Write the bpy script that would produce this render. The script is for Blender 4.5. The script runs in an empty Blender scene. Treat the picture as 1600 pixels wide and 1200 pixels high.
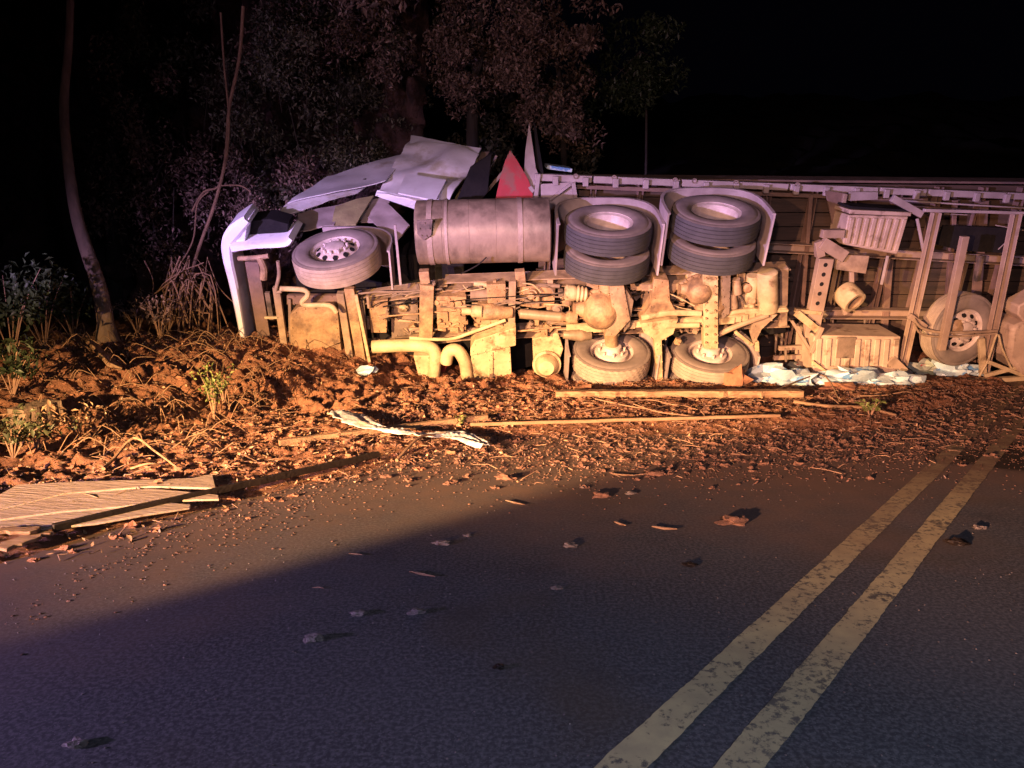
import bpy, bmesh, math, random
import numpy as np
from mathutils import Vector, Matrix, Euler, noise as mnoise
random.seed(7); np.random.seed(7)
S = bpy.context.scene; C = S.collection
# ------------------------------------------------------------------ camera, world, lamps, exposure
FOC = 1155.0; HC = 1.5; PIT = math.atan(180/1155.0)
cd = bpy.data.cameras.new('camera'); cam = bpy.data.objects.new('camera', cd); C.objects.link(cam)
cd.sensor_width = 36; cd.lens = 36*FOC/1600; cd.clip_end = 500; cd.clip_start = .05
cam.location = (0, 0, HC); cam.rotation_euler = (math.pi/2-PIT, 0, 0); S.camera = cam
W = bpy.data.worlds.new('World'); S.world = W; W.use_nodes = True
bg = W.node_tree.nodes['Background']; bg.inputs[0].default_value = (.30, .26, .62, 1); bg.inputs[1].default_value = .0015
S.view_settings.view_transform = 'Standard'; S.view_settings.look = 'None'; S.view_settings.gamma = 1
S.view_settings.exposure = 0
def spot(name, loc, target, watts, col, size, blend, rad):
    l = bpy.data.lights.new(name, 'SPOT'); l.energy = watts; l.color = col; l.spot_size = math.radians(size); l.spot_blend = blend
    l.shadow_soft_size = rad; o = bpy.data.objects.new(name, l); C.objects.link(o); o.location = loc
    o.rotation_euler = (Vector(target)-Vector(loc)).to_track_quat('-Z', 'Y').to_euler(); return o
def beam_profile(o, az0, az1, azs0, azs1, el0, el1, els0, els1, rest=0.0, grad=0.0):
    """lamp optics: brightness by direction, azimuth and elevation in degrees seen from the lamp, each edge with its own softness"""
    l = o.data; l.use_nodes = True; N = l.node_tree.nodes; L = l.node_tree.links; E = N['Emission']
    g = N.new('ShaderNodeNewGeometry'); v = N.new('ShaderNodeSeparateXYZ'); L.new(g.outputs['Incoming'], v.inputs[0])
    def m(op, a, b=None):
        x = N.new('ShaderNodeMath'); x.operation = op
        for i, q in enumerate((a, b)):
            if q is None: continue
            if isinstance(q, (int, float)): x.inputs[i].default_value = q
            else: L.new(q, x.inputs[i])
        return x.outputs[0]
    def ss(x, a, b):
        r = N.new('ShaderNodeMapRange'); r.interpolation_type = 'SMOOTHSTEP'; L.new(x, r.inputs[0]); r.inputs[1].default_value = a; r.inputs[2].default_value = b; return r.outputs[0]
    az = m('MULTIPLY', m('ARCTAN2', m('MULTIPLY', v.outputs[1], SGN), m('MULTIPLY', v.outputs[0], SGN)), 57.29578)
    el = m('MULTIPLY', m('ARCSINE', m('MULTIPLY', v.outputs[2], SGN)), 57.29578)
    a = m('MULTIPLY', ss(az, az0-azs0/2, az0+azs0/2), m('SUBTRACT', 1, ss(az, az1-azs1/2, az1+azs1/2)))
    e = m('MULTIPLY', ss(el, el0-els0/2, el0+els0/2), m('SUBTRACT', 1, m('MULTIPLY', ss(el, el1-els1/2, el1+els1/2), 1-rest)))
    L.new(m('MULTIPLY', a, e), E.inputs[1])
SGN = 1.0
# two low-beam headlamps of vehicles standing on the road to the left of and behind the camera
h1 = spot('headlamp_light', (-5.4, -.2, 1.05), (-.8, 9.4, .3), 23000, (1, .58, .25), 110, .3, .04)
beam_profile(h1, 42, 78, 3.2, 30, -10, .9, 8.5, 8, .03)
h2 = spot('headlamp_light', (-3.5, -2.5, 1.15), (3.5, 9.6, .6), 17000, (1, .50, .29), 110, .3, .05)
beam_profile(h2, 40, 78, 12, 24, -8, 2.4, 3.6, 8, .05)
# violet beacon of the vehicle on the left; added fills: low violet, rosy, bluish
b1 = spot('beacon_fill_light', (-5.9, .9, 1.15), (1, 8.2, 1.6), 8600, (.66, .44, 1), 150, .5, .07)
beam_profile(b1, -20, 81, 10, 14, .8, 8.5, 7, 6, .10)
road_fill = spot('beacon_fill_light', (-5.9, .8, 1.0), (-.5, 3.2, 0), 1700, (.62, .42, 1), 150, .5, .05)  # low violet fill, added to tint the near road
beam_profile(road_fill, -60, 62, 10, 30, -40, -8.5, 10, 5, 0)
b2 = spot('beacon_fill_light', (-1.4, -3.0, 2.4), (1.2, 9, 2.2), 2600, (1, .60, .58), 60, 1, .15)  # rosy fill added behind the camera for the upper truck
beam_profile(b2, 50, 100, 30, 20, -8, 3, 8, 5, .36)
spot('overhead_fill_light', (1.6, -1.2, 2.6), (1.7, 2.2, 0), 560, (.52, .60, .88), 120, 1, .3)  # unseen bluish fill added overhead to lift the near road

# ------------------------------------------------------------------ helpers
def ray(px, py):
    x = (px-800)/FOC; u = -(py-600)/FOC
    return Vector((x, math.cos(PIT)+u*math.sin(PIT), -math.sin(PIT)+u*math.cos(PIT)))
def at(px, py, Y):
    r = ray(px, py); return Vector((0, 0, HC))+r*(Y/r.y)
def gnd(px, py, z=0):
    r = ray(px, py); return Vector((0, 0, HC))+r*((z-HC)/r.z)
def sstep(a, b, x):
    t = np.clip((x-a)/(b-a), 0, 1); return t*t*(3-2*t)
_rng = np.random.RandomState(3); _tab = _rng.rand(256, 256)
def vn(x, y):
    x = np.asarray(x, float); y = np.asarray(y, float)
    xi = np.floor(x).astype(int); yi = np.floor(y).astype(int); fx = x-xi; fy = y-yi
    fx = fx*fx*(3-2*fx); fy = fy*fy*(3-2*fy); t = _tab
    a = t[xi & 255, yi & 255]; b = t[(xi+1) & 255, yi & 255]; c = t[xi & 255, (yi+1) & 255]; d = t[(xi+1) & 255, (yi+1) & 255]
    return (a*(1-fx)+b*fx)*(1-fy)+(c*(1-fx)+d*fx)*fy
def fbm(x, y, o=4, g=.5):
    r = 0; a = 1; s = 0
    for k in range(o): r = r+a*vn(np.asarray(x)*2**k+17.3*k, np.asarray(y)*2**k+9.1*k); s += a; a *= g
    return r/s

class MB:
    def __init__(s): s.v = []; s.f = []
    def add(s, vs, fs):
        o = len(s.v); s.v += [tuple(v) for v in vs]; s.f += [tuple(i+o for i in q) for q in fs]; return s
    def hexa(s, p):   # 8 points: 4 bottom ring, 4 top ring
        return s.add(p, [(3, 2, 1, 0), (4, 5, 6, 7), (0, 1, 5, 4), (1, 2, 6, 5), (2, 3, 7, 6), (3, 0, 4, 7)])
    def box(s, c, d, R=None):
        c = Vector(c); P = []
        for z in (-1, 1):
            for x, y in ((-1, -1), (1, -1), (1, 1), (-1, 1)):
                q = Vector((x*d[0]/2, y*d[1]/2, z*d[2]/2)); P.append(c+(R @ q if R else q))
        return s.hexa(P)
    def beam(s, a, b, w, d, n=Vector((0, 1, 0)), off=True):
        a = Vector(a); b = Vector(b); t = (b-a).normalized(); sd = t.cross(n).normalized(); n2 = sd.cross(t).normalized()
        if n2.dot(n) < 0: n2 = -n2
        lo, hi = (0, d) if off else (-d/2, d/2)
        P = []
        for q in (a, b): P += [q-sd*w/2+n2*lo, q+sd*w/2+n2*lo, q+sd*w/2+n2*hi, q-sd*w/2+n2*hi]
        return s.hexa(P)
    def channel(s, a, b, w, d, t=.012):   # C section open to the camera side
        a = Vector(a); b = Vector(b); T = (b-a).normalized(); sd = T.cross(Vector((0, 1, 0))).normalized(); n = Vector((0, 1, 0))
        s.beam(a+n*(d-t), b+n*(d-t), w, t)
        for k in (-1, 1): s.beam(a+sd*k*(w/2-t/2), b+sd*k*(w/2-t/2), t, d-t-.001)
        return s
    def tube(s, pts, r, n=10, cap=True):
        pts = [Vector(p) for p in pts]; rs = r if isinstance(r, (list, tuple)) else [r]*len(pts); o = len(s.v); up = None
        for i, p in enumerate(pts):
            t = (pts[min(i+1, len(pts)-1)]-pts[max(i-1, 0)]).normalized()
            if up is None: up = t.orthogonal().normalized()
            up = (up-t*up.dot(t)).normalized(); sd = t.cross(up)
            for k in range(n):
                a = 2*math.pi*k/n; s.v.append(tuple(p+(up*math.cos(a)+sd*math.sin(a))*rs[i]))
        for i in range(len(pts)-1):
            for k in range(n):
                a = o+i*n+k; b = o+i*n+(k+1) % n; s.f.append((a, b, b+n, a+n))
        if cap: s.f.append(tuple(o+k for k in range(n))[::-1]); s.f.append(tuple(o+(len(pts)-1)*n+k for k in range(n)))
        return s
    def lathe(s, prof, c, ax, n=40, mod=None):   # prof: list of (radius, height along axis)
        ax = Vector(ax).normalized(); u = ax.orthogonal().normalized(); w = ax.cross(u); c = Vector(c); o = len(s.v)
        for j, (r, h) in enumerate(prof):
            for k in range(n):
                a = 2*math.pi*k/n; rr = r+(mod(j, k) if mod else 0); s.v.append(tuple(c+ax*h+(u*math.cos(a)+w*math.sin(a))*rr))
        for j in range(len(prof)-1):
            for k in range(n):
                a = o+j*n+k; b = o+j*n+(k+1) % n; s.f.append((a, b, b+n, a+n))
        return s
    def prism(s, poly, th):   # poly: list of Vectors, th: thickness Vector
        n = len(poly); P = [Vector(p) for p in poly]+[Vector(p)+th for p in poly]
        return s.add(P, [tuple(range(n)), tuple(range(2*n-1, n-1, -1))]+[(i, i+n, (i+1) % n+n, (i+1) % n) for i in range(n)])
    def patch(s, c, n, m, amp, th, seed=0, fr=3.):   # c: corners 00 10 11 01; a crumpled sheet with thickness
        c = [Vector(q) for q in c]; N = (c[1]-c[0]).cross(c[3]-c[0]).normalized(); top = []
        for j in range(m+1):
            for i in range(n+1):
                u = i/n; v = j/m; p = (c[0]*(1-u)+c[1]*u)*(1-v)+(c[3]*(1-u)+c[2]*u)*v
                q = p*fr+Vector((seed*7.1, 0, 0)); d = abs(mnoise.noise(q))*2-.35+.5*mnoise.noise(q*2.3)
                top.append(p+N*d*amp)
        K = (n+1)*(m+1); P = top+[p-N*th for p in top]; F = []
        for j in range(m):
            for i in range(n):
                a = j*(n+1)+i; F.append((a, a+1, a+n+2, a+n+1)); F.append((a+K, a+n+1+K, a+n+2+K, a+1+K))
        bd = [(i, i+1) for i in range(n)]+[(j*(n+1)+n, (j+1)*(n+1)+n) for j in range(m)]+[(m*(n+1)+i+1, m*(n+1)+i) for i in range(n)]+[((j+1)*(n+1), j*(n+1)) for j in range(m)]
        for a, b in bd: F.append((a, a+K, b+K, b))
        return s.add(P, F)
    def blob(s, c, r, sq=(1, 1, 1), rough=.3, sub=1, R=None):
        V, F = ICO[sub]; c = Vector(c); ph = Vector((random.random()*50, random.random()*50, 3)); P = []
        for v in V:
            k = 1+rough*mnoise.noise(v*1.7+ph)*1.6; q = Vector((v.x*sq[0], v.y*sq[1], v.z*sq[2]))*r*k
            P.append(c+(R @ q if R else q))
        return s.add(P, F)
    def build(s, name, mat, parent=None, bevel=0, smooth=35, kind=None):
        me = bpy.data.meshes.new(name); me.from_pydata(s.v, [], s.f); me.update()
        b = bmesh.new(); b.from_mesh(me); bmesh.ops.recalc_face_normals(b, faces=b.faces); b.to_mesh(me); b.free()
        if mat: me.materials.append(mat)
        if smooth is not None:
            me.polygons.foreach_set('use_smooth', [True]*len(me.polygons)); me.set_sharp_from_angle(angle=math.radians(smooth))
        o = bpy.data.objects.new(name, me); C.objects.link(o)
        if parent: o.parent = parent
        if bevel:
            m = o.modifiers.new('bevel', 'BEVEL'); m.width = bevel; m.segments = 2; m.limit_method = 'ANGLE'; m.angle_limit = math.radians(40)
        if kind: o['kind'] = kind
        return o
ICO = {}
for k in (1, 2, 3):
    b = bmesh.new(); bmesh.ops.create_icosphere(b, subdivisions=k, radius=1); b.verts.ensure_lookup_table()
    ICO[k] = ([v.co.copy() for v in b.verts], [tuple(v.index for v in f_.verts) for f_ in b.faces]); b.free()
def tag(o, label, cat, group=None):
    o['label'] = label; o['category'] = cat
    if group: o['group'] = group
    return o
def empty(name, loc=(0, 0, 0), rot=None, parent=None):
    o = bpy.data.objects.new(name, None); C.objects.link(o); o.location = loc; o.empty_display_size = .2
    if rot: o.rotation_euler = rot
    if parent: o.parent = parent
    return o
def fastmesh(name, V, F, mat, kind=None, smooth=False):
    V = np.asarray(V, np.float32); F = np.asarray(F, np.int32); k = F.shape[1]; me = bpy.data.meshes.new(name)
    me.vertices.add(len(V)); me.vertices.foreach_set('co', V.ravel()); me.loops.add(F.size); me.loops.foreach_set('vertex_index', F.ravel())
    me.polygons.add(len(F)); me.polygons.foreach_set('loop_start', np.arange(0, F.size, k, dtype=np.int32)); me.polygons.foreach_set('loop_total', np.full(len(F), k, np.int32))
    me.update(calc_edges=True); me.validate()
    if smooth: me.polygons.foreach_set('use_smooth', [True]*len(me.polygons))
    me.materials.append(mat); o = bpy.data.objects.new(name, me); C.objects.link(o)
    if kind: o['kind'] = kind
    return o

# ------------------------------------------------------------------ materials
def mat(name, c1, c2=None, scale=6, rough=.6, metal=0, bump=.15, bscale=30, c3=None, s3=2.0, lo=.35, hi=.65, stretch=(1, 1, 1), dist=.01, detail=8, spec=.4, t3=(.55, .66), trans=0):
    m = bpy.data.materials.new(name); m.use_nodes = True; N = m.node_tree.nodes; L = m.node_tree.links; P = N['Principled BSDF']
    P.inputs['Roughness'].default_value = rough; P.inputs['Metallic'].default_value = metal; P.inputs['Specular IOR Level'].default_value = spec
    if trans: P.inputs['Transmission Weight'].default_value = trans
    tc = N.new('ShaderNodeTexCoord'); mp = N.new('ShaderNodeMapping'); mp.inputs['Scale'].default_value = stretch; L.new(tc.outputs['Object'], mp.inputs[0])
    def ns(sc, d=detail):
        n = N.new('ShaderNodeTexNoise'); n.inputs['Scale'].default_value = sc; n.inputs['Detail'].default_value = d; n.inputs['Roughness'].default_value = .62; L.new(mp.outputs[0], n.inputs['Vector']); return n
    def rmp(n, a, b):
        r = N.new('ShaderNodeMapRange'); r.inputs[1].default_value = a; r.inputs[2].default_value = b; L.new(n.outputs[0], r.inputs[0]); return r
    def mix(a, b, fac):
        x = N.new('ShaderNodeMix'); x.data_type = 'RGBA'; L.new(fac.outputs[0], x.inputs[0])
        for i, q in ((6, a), (7, b)):
            if isinstance(q, tuple): x.inputs[i].default_value = (*q, 1)
            else: L.new(q.outputs[2], x.inputs[i])
        return x
    cur = mix(c1, c2 or tuple(k*.7 for k in c1), rmp(ns(scale), lo, hi))
    if c3: cur = mix(cur, c3, rmp(ns(s3), *t3))
    L.new(cur.outputs[2], P.inputs['Base Color'])
    if bump:
        bn = ns(bscale); bp = N.new('ShaderNodeBump'); bp.inputs['Strength'].default_value = min(1, bump*4); bp.inputs['Distance'].default_value = dist; L.new(bn.outputs[0], bp.inputs['Height']); L.new(bp.outputs[0], P.inputs['Normal'])
    return m
M = {}
M['chassis'] = mat('dusty_steel', (.37, .26, .175), (.20, .135, .095), 5, .75, 0, .1, 40, (.13, .09, .065), 4.5, t3=(.50, .74))
M['chassis2'] = mat('dusty_steel_dark', (.22, .155, .12), (.12, .085, .065), 5, .75, 0, .1, 40, (.05, .038, .03), 3.4)
M['cast'] = mat('oily_casting', (.38, .245, .14), (.20, .12, .07), 7, .55, 0, .25, 26, (.11, .07, .05), 5, t3=(.50, .72))
M['pale'] = mat('pale_casting', (.50, .39, .24), (.31, .225, .13), 5, .6, 0, .1, 30, (.16, .105, .06), 4.5)
M['red_beam'] = mat('red_primer_beam', (.19, .115, .09), (.11, .07, .055), 5, .75, 0, .1, 40, (.12, .08, .07), 3)
M['tank'] = mat('dull_aluminium', (.34, .25, .17), (.20, .145, .10), 3.5, .42, .15, .04, 30, (.09, .065, .045), 3.2, stretch=(1, 1, .5), t3=(.48, .7))
M['strap'] = mat('tank_strap', (.40, .30, .23), (.28, .21, .16), 6, .5, .2)
M['tyre'] = mat('dusty_sidewall', (.21, .165, .145), (.14, .112, .10), 5, .85, 0, .08, 60)
M['tread'] = mat('grey_tread', (.055, .052, .054), (.04, .038, .038), 8, .85, 0, .1, 70)
M['tread_dusty'] = mat('dusty_tread', (.36, .28, .22), (.25, .19, .15), 8, .85, 0, .1, 70)
M['rim'] = mat('dusty_rim', (.56, .46, .42), (.40, .32, .28), 9, .6, .1, .08, 40)
M['dark'] = mat('black_rubber_shade', (.010, .009, .010), (.016, .014, .014), 6, .9, spec=.1)  # rubber parts; also paints in the shade of recesses and gaps
M['white'] = mat('white_paint', (.72, .70, .74), (.60, .57, .60), 3, .35, 0, .02, 20, (.34, .27, .20), 2.6, t3=(.58, .78))
M['white2'] = mat('white_paint_dusty', (.72, .69, .72), (.62, .58, .58), 4, .42, 0, .03, 20, (.36, .31, .20), 1.6, t3=(.52, .66))
M['olive'] = mat('insulation_foam', (.30, .26, .12), (.20, .16, .08), 5, .9)
M['fender'] = mat('dirty_fender', (.36, .29, .28), (.24, .19, .18), 4, .6, 0, .05)
M['red'] = mat('red_paint', (.36, .022, .035), (.27, .018, .028), 3, .5, 0, .05, 20, (.22, .07, .06), 5)
M['plank'] = mat('floor_plank_wood', (.085, .052, .036), (.045, .03, .022), 4, .85, 0, .2, 20, stretch=(.4, 4, 4))
M['wood'] = mat('raw_wood', (.34, .22, .13), (.21, .12, .07), 4, .85, 0, .3, 18, (.15, .075, .042), 5, stretch=(.6, 6, 6), t3=(.50, .62))
M['boardwood'] = mat('pale_board_wood', (.40, .30, .23), (.33, .235, .17), 3, .85, 0, .3, 14, (.20, .125, .08), 2.4, stretch=(.5, 3, 3), t3=(.58, .72))
M['steel'] = mat('dusty_painted_steel', (.33, .235, .18), (.24, .165, .125), 3, .6, 0, .05, 40, (.12, .08, .06), 4, t3=(.55, .8))
M['oldwood'] = mat('weathered_wood', (.28, .17, .10), (.18, .10, .06), 5, .85, 0, .3, 22, (.13, .075, .045), 4, stretch=(.5, 6, 6))
M['plastic'] = mat('ribbed_plastic', (.46, .34, .26), (.32, .23, .18), 4, .55, 0, .05, 30, (.18, .12, .09), 5)
M['mud'] = mat('brown_mud', (.17, .085, .055), (.10, .05, .036), 10, .95, 0, .4)
M['rust_shade'] = mat('rusty_shaded_steel', (.026, .017, .013), (.016, .011, .009), 10, .6, .4, .2)  # rusty bar; on the wheel discs its near-black stands in for shade
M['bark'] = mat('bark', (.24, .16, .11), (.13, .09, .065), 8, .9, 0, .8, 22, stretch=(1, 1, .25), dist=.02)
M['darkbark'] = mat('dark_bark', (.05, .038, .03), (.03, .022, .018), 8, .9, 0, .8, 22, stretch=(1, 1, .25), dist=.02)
M['root'] = mat('dry_root', (.24, .14, .08), (.15, .085, .05), 8, .9, 0, .2)
M['cloth'] = mat('white_cloth', (.46, .47, .50), (.34, .34, .36), 8, .8, 0, .2, 40, (.45, .32, .22), 5)
M['bag'] = mat('white_plastic_bag', (.46, .54, .58), (.34, .44, .52), 5, .35, 0, .3, 14, (.10, .22, .42), 6.5, t3=(.56, .60))
M['bag2'] = mat('printed_plastic_bag', (.50, .52, .42), (.36, .42, .34), 5, .35, 0, .3, 14, (.42, .07, .09), 7, t3=(.60, .63))
M['twig'] = mat('twigs', (.30, .18, .11), (.18, .10, .07), 12, .9, 0, 0)
M['stone'] = mat('stone', (.18, .145, .13), (.09, .07, .065), 10, .9, 0, .3)
M['clay'] = mat('red_clay_lump', (.32, .145, .082), (.22, .095, .055), 10, .95, 0, .4)
def leafmat(name, c, spread=.5, tr=.25):
    m = bpy.data.materials.new(name); m.use_nodes = True; N = m.node_tree.nodes; L = m.node_tree.links; P = N['Principled BSDF']
    g = N.new('ShaderNodeNewGeometry'); h = N.new('ShaderNodeHueSaturation'); h.inputs['Color'].default_value = (*c, 1)
    r = N.new('ShaderNodeMapRange'); r.inputs[3].default_value = 1-spread; r.inputs[4].default_value = 1+spread; L.new(g.outputs['Random Per Island'], r.inputs[0]); L.new(r.outputs[0], h.inputs['Value'])
    L.new(h.outputs[0], P.inputs['Base Color']); P.inputs['Roughness'].default_value = .5
    t = N.new('ShaderNodeBsdfTranslucent'); L.new(h.outputs[0], t.inputs[0]); x = N.new('ShaderNodeMixShader'); x.inputs[0].default_value = tr
    o = N['Material Output']; L.new(P.outputs[0], x.inputs[1]); L.new(t.outputs[0], x.inputs[2]); L.new(x.outputs[0], o.inputs[0]); return m
M['leaf'] = leafmat('leaves', (.12, .11, .075), .7); M['leaf2'] = leafmat('greener_leaves', (.035, .05, .022)); M['leafred'] = leafmat('brown_leaves', (.21, .14, .11), .7)
M['fresh'] = leafmat('fresh_leaves', (.17, .20, .06), .4); M['dull'] = leafmat('dull_leaves', (.07, .075, .035), .5); M['dead'] = leafmat('dead_leaf_litter', (.30, .18, .105), .6, .1); M['darklit'] = leafmat('dark_leaf_litter', (.12, .06, .045), .6, .1)

def ground_mat(kind):
    m = bpy.data.materials.new(kind); m.use_nodes = True; N = m.node_tree.nodes; L = m.node_tree.links; P = N['Principled BSDF']
    tc = N.new('ShaderNodeTexCoord'); P.inputs['Specular IOR Level'].default_value = .25
    def ns(sc, d=8, r=.6):
        n = N.new('ShaderNodeTexNoise'); n.inputs['Scale'].default_value = sc; n.inputs['Detail'].default_value = d; n.inputs['Roughness'].default_value = r; L.new(tc.outputs['Object'], n.inputs['Vector']); return n.outputs[0]
    def rm(s, a, b, c=0, d=1):
        r = N.new('ShaderNodeMapRange'); L.new(s, r.inputs[0])
        for i, q in enumerate((a, b, c, d)): r.inputs[i+1].default_value = q
        return r.outputs[0]
    def mth(op, a, b=None):
        x = N.new('ShaderNodeMath'); x.operation = op
        for i, q in enumerate((a, b)):
            if q is None: continue
            if isinstance(q, (int, float)): x.inputs[i].default_value = q
            else: L.new(q, x.inputs[i])
        return x.outputs[0]
    def mix(f, a, b):
        x = N.new('ShaderNodeMix'); x.data_type = 'RGBA'; L.new(f, x.inputs[0])
        for i, q in ((6, a), (7, b)):
            if isinstance(q, tuple): x.inputs[i].default_value = (*q, 1)
            else: L.new(q, x.inputs[i])
        return x.outputs[2]
    if kind == 'dirt':
        c = mix(rm(ns(3), .35, .65), (.36, .165, .092), (.24, .105, .06)); c = mix(rm(ns(14), .5, .72), c, (.13, .065, .042)); c = mix(rm(ns(40), .6, .75), c, (.40, .19, .11))
        L.new(c, P.inputs['Base Color']); P.inputs['Roughness'].default_value = .95
        bp = N.new('ShaderNodeBump'); bp.inputs['Strength'].default_value = 1; bp.inputs['Distance'].default_value = .05; L.new(ns(30, 12, .75), bp.inputs['Height']); L.new(bp.outputs[0], P.inputs['Normal'])
        return m
    # asphalt and the paint on it share the mud stains; a vertex-free stain mask by world position
    sp = N.new('ShaderNodeSeparateXYZ'); L.new(tc.outputs['Object'], sp.inputs[0]); X, Y = sp.outputs[0], sp.outputs[1]
    s = mth('SUBTRACT', mth('MULTIPLY', mth('SUBTRACT', Y, 3.54), .645), mth('MULTIPLY', mth('ADD', X, 2.58), .764))   # metres past the left edge of the road
    e = mth('ADD', s, rm(ns(1.2), .3, .7, -.35, .35)); e = rm(e, -1.6, .1)
    e2 = rm(mth('ADD', Y, rm(ns(.8), .3, .7, -.8, .8)), 3.6, 5.4); e = mth('MAXIMUM', e, e2)
    e = mth('MULTIPLY', e, rm(ns(5), .25, .6, .45, 1))
    ag = N.new('ShaderNodeTexVoronoi'); ag.inputs['Scale'].default_value = 65; L.new(tc.outputs['Object'], ag.inputs['Vector'])
    if kind == 'asphalt':
        c = mix(rm(ns(1.3), .3, .7), (.055, .054, .058), (.034, .033, .037)); c = mix(rm(ns(60, 4), .42, .66), c, (.115, .11, .112))
        c = mix(rm(ag.outputs['Distance'], .17, .10), c, (.15, .14, .14)); c = mix(rm(ns(.6, 3), .52, .62, 0, .5), c, (.075, .055, .035))
        c = mix(rm(ns(2.2, 4), .58, .75, 0, .55), c, (.034, .032, .036))
        c = mix(e, c, (.15, .092, .068))
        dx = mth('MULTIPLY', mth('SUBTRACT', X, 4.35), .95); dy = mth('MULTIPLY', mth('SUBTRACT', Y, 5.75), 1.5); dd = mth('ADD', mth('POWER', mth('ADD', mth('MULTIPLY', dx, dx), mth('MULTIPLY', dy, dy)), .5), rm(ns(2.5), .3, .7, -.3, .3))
        c = mix(rm(dd, .95, .70), c, (.028, .018, .013)); rough = .8  # dark ellipse right of the lines: shade painted into the asphalt
    else:
        c = mix(rm(ns(9), .35, .7), (.50, .40, .20), (.36, .29, .16)); wear = rm(mth('ADD', ns(26, 10, .75), rm(ns(3), .3, .7, -.08, .12)),   .535, .62)
        c = mix(wear, c, (.085, .075, .062)); c = mix(rm(ns(1.7, 3), .4, .7, 0, .45), c, (.20, .165, .11)); c = mix(mth('MULTIPLY', e, .92), c, (.17, .10, .065)); rough = .75
    L.new(c, P.inputs['Base Color']); P.inputs['Roughness'].default_value = rough
    bp = N.new('ShaderNodeBump'); bp.inputs['Strength'].default_value = .4; bp.inputs['Distance'].default_value = .0015
    L.new(mth('ADD', ns(130, 3), mth('MULTIPLY', ag.outputs['Distance'], .25)), bp.inputs['Height']); L.new(bp.outputs[0], P.inputs['Normal'])
    return m
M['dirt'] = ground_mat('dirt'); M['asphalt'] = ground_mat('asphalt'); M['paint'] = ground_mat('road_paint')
M['scrub'] = mat('scrub_floor', (.03, .025, .018), (.02, .016, .012), 3, .95, 0, .5, 8)
M['rock'] = mat('red_earth_rock', (.10, .05, .042), (.035, .018, .017), 2.2, .9, 0, .6, 9, (.03, .02, .018), 1.5, dist=.06)

# ------------------------------------------------------------------ the setting
def flat(name, quad, z, m, kind=None, parent=None):
    o = MB().add([(x, y, z) for x, y in quad], [(0, 1, 2, 3)]).build(name, m, parent, smooth=None)
    if kind: o['kind'] = kind
    return o
flat('ground', [(-150, -80), (150, -80), (150, 200), (-150, 200)], -.06, M['dirt'], 'structure')
D = Vector((.645, .764)); Nn = Vector((.764, -.645)); E0 = Vector((-2.58, 3.54))
def rp(t, n): q = E0+D*t+Nn*n; return (q.x, q.y)
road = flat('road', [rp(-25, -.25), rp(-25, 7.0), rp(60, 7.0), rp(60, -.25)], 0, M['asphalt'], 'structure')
L0 = (Vector((.34, 2.05))-E0).dot(Nn)
def line(off):
    V = []; F = []; rr = random.Random(int(off*100)); ts = [-15+.5*i for i in range(26)]+[-2+.022*i for i in range(680)]+[13+i*.5 for i in range(50)]; n = len(ts)-1; wv = [0, 0]
    for i in range(n+1):
        t = ts[i]
        for k in (-1, 1): q = rp(t, off+k*(.062+(float(fbm(t*6, k*3+off*7, 3))-.5)*.011+rr.uniform(-.002, .002))); V.append((q[0], q[1], .004))
    for i in range(n): a = 2*i; F.append((a, a+1, a+3, a+2))
    o = MB().add(V, F).build('road_line', M['paint'], road, smooth=None); return o
line(L0); line(L0+.275)

def hdirt(x, y):
    x = np.asarray(x, float); y = np.asarray(y, float)
    s = (y-3.54)*.645-(x+2.58)*.764
    wob = (fbm(x*1.3, y*1.3, 3)-.5)*.9
    yb = 6.35+.16*np.clip(x-1, 0, 9)
    nr = (x+2.58)*.764-(y-3.54)*.645; deb = (y-yb)*.8+wob*.8-.1-3*np.clip(nr-2.5+wob*.6, 0, 2)
    d = np.maximum(s+wob*.3-.1, deb*np.where(x > -2, 1, 0)-10*np.where(x > -2, 0, 1))
    left = sstep(0, 1.2, s+.2)
    rise = .56*sstep(2.3, 4.5, s)+.25*sstep(5, 9, s)
    back = sstep(10.2, 11, y)*.3*sstep(-1, 2, x)
    amp = .02+.10*left*sstep(.7, 2.3, s)*(.35+1.0*sstep(.35, .65, fbm(x*.7+9, y*.9, 2)))+.02*sstep(0, .8, deb)
    n1 = fbm(x*1.1, y*1.5, 3)-.5; n2 = np.abs(fbm(x*3.4+5, y*4.2, 4)-.5)*5+np.abs(fbm(x*6.5+2, y*7.5, 3)-.5)*2.6-.4; n3 = fbm(x*13, y*13, 3)-.5
    h = sstep(-.05, .5, d)*.05-.05*(d < -.05)+rise+back+amp*(n1*1.3+n2*.5-.12)*sstep(0, .4, d)+n3*(.03+.035*left)*sstep(-.1, .3, d)
    h = h+(np.abs(fbm(x*19, y*19, 2)-.5)-.2)*.045*sstep(.1, .6, d)+.02*np.clip(d, -1, 0)
    return np.where(d < -.12, -.04, h)
def grid(name, x0, x1, nx, y0, y1, ny, fn, m, kind='structure', cut=None):
    X, Y = np.meshgrid(np.linspace(x0, x1, nx), np.linspace(y0, y1, ny)); V = fn(X, Y).reshape(-1, 3)
    i = np.arange((ny-1)*(nx-1)); a = (i//(nx-1))*nx+i % (nx-1); F = np.stack([a, a+1, a+nx+1, a+nx], 1)
    if cut is not None: F = F[(V[F, 2] > cut).any(1)]
    return fastmesh(name, V, F, m, kind, smooth=False)
vergef = lambda X, Y: np.stack([X, Y, hdirt(X, Y)], -1)
grid('dirt_verge', -7.5, 6.5, 800, 2.4, 10.8, 480, vergef, M['dirt'], cut=-.02)
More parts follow.
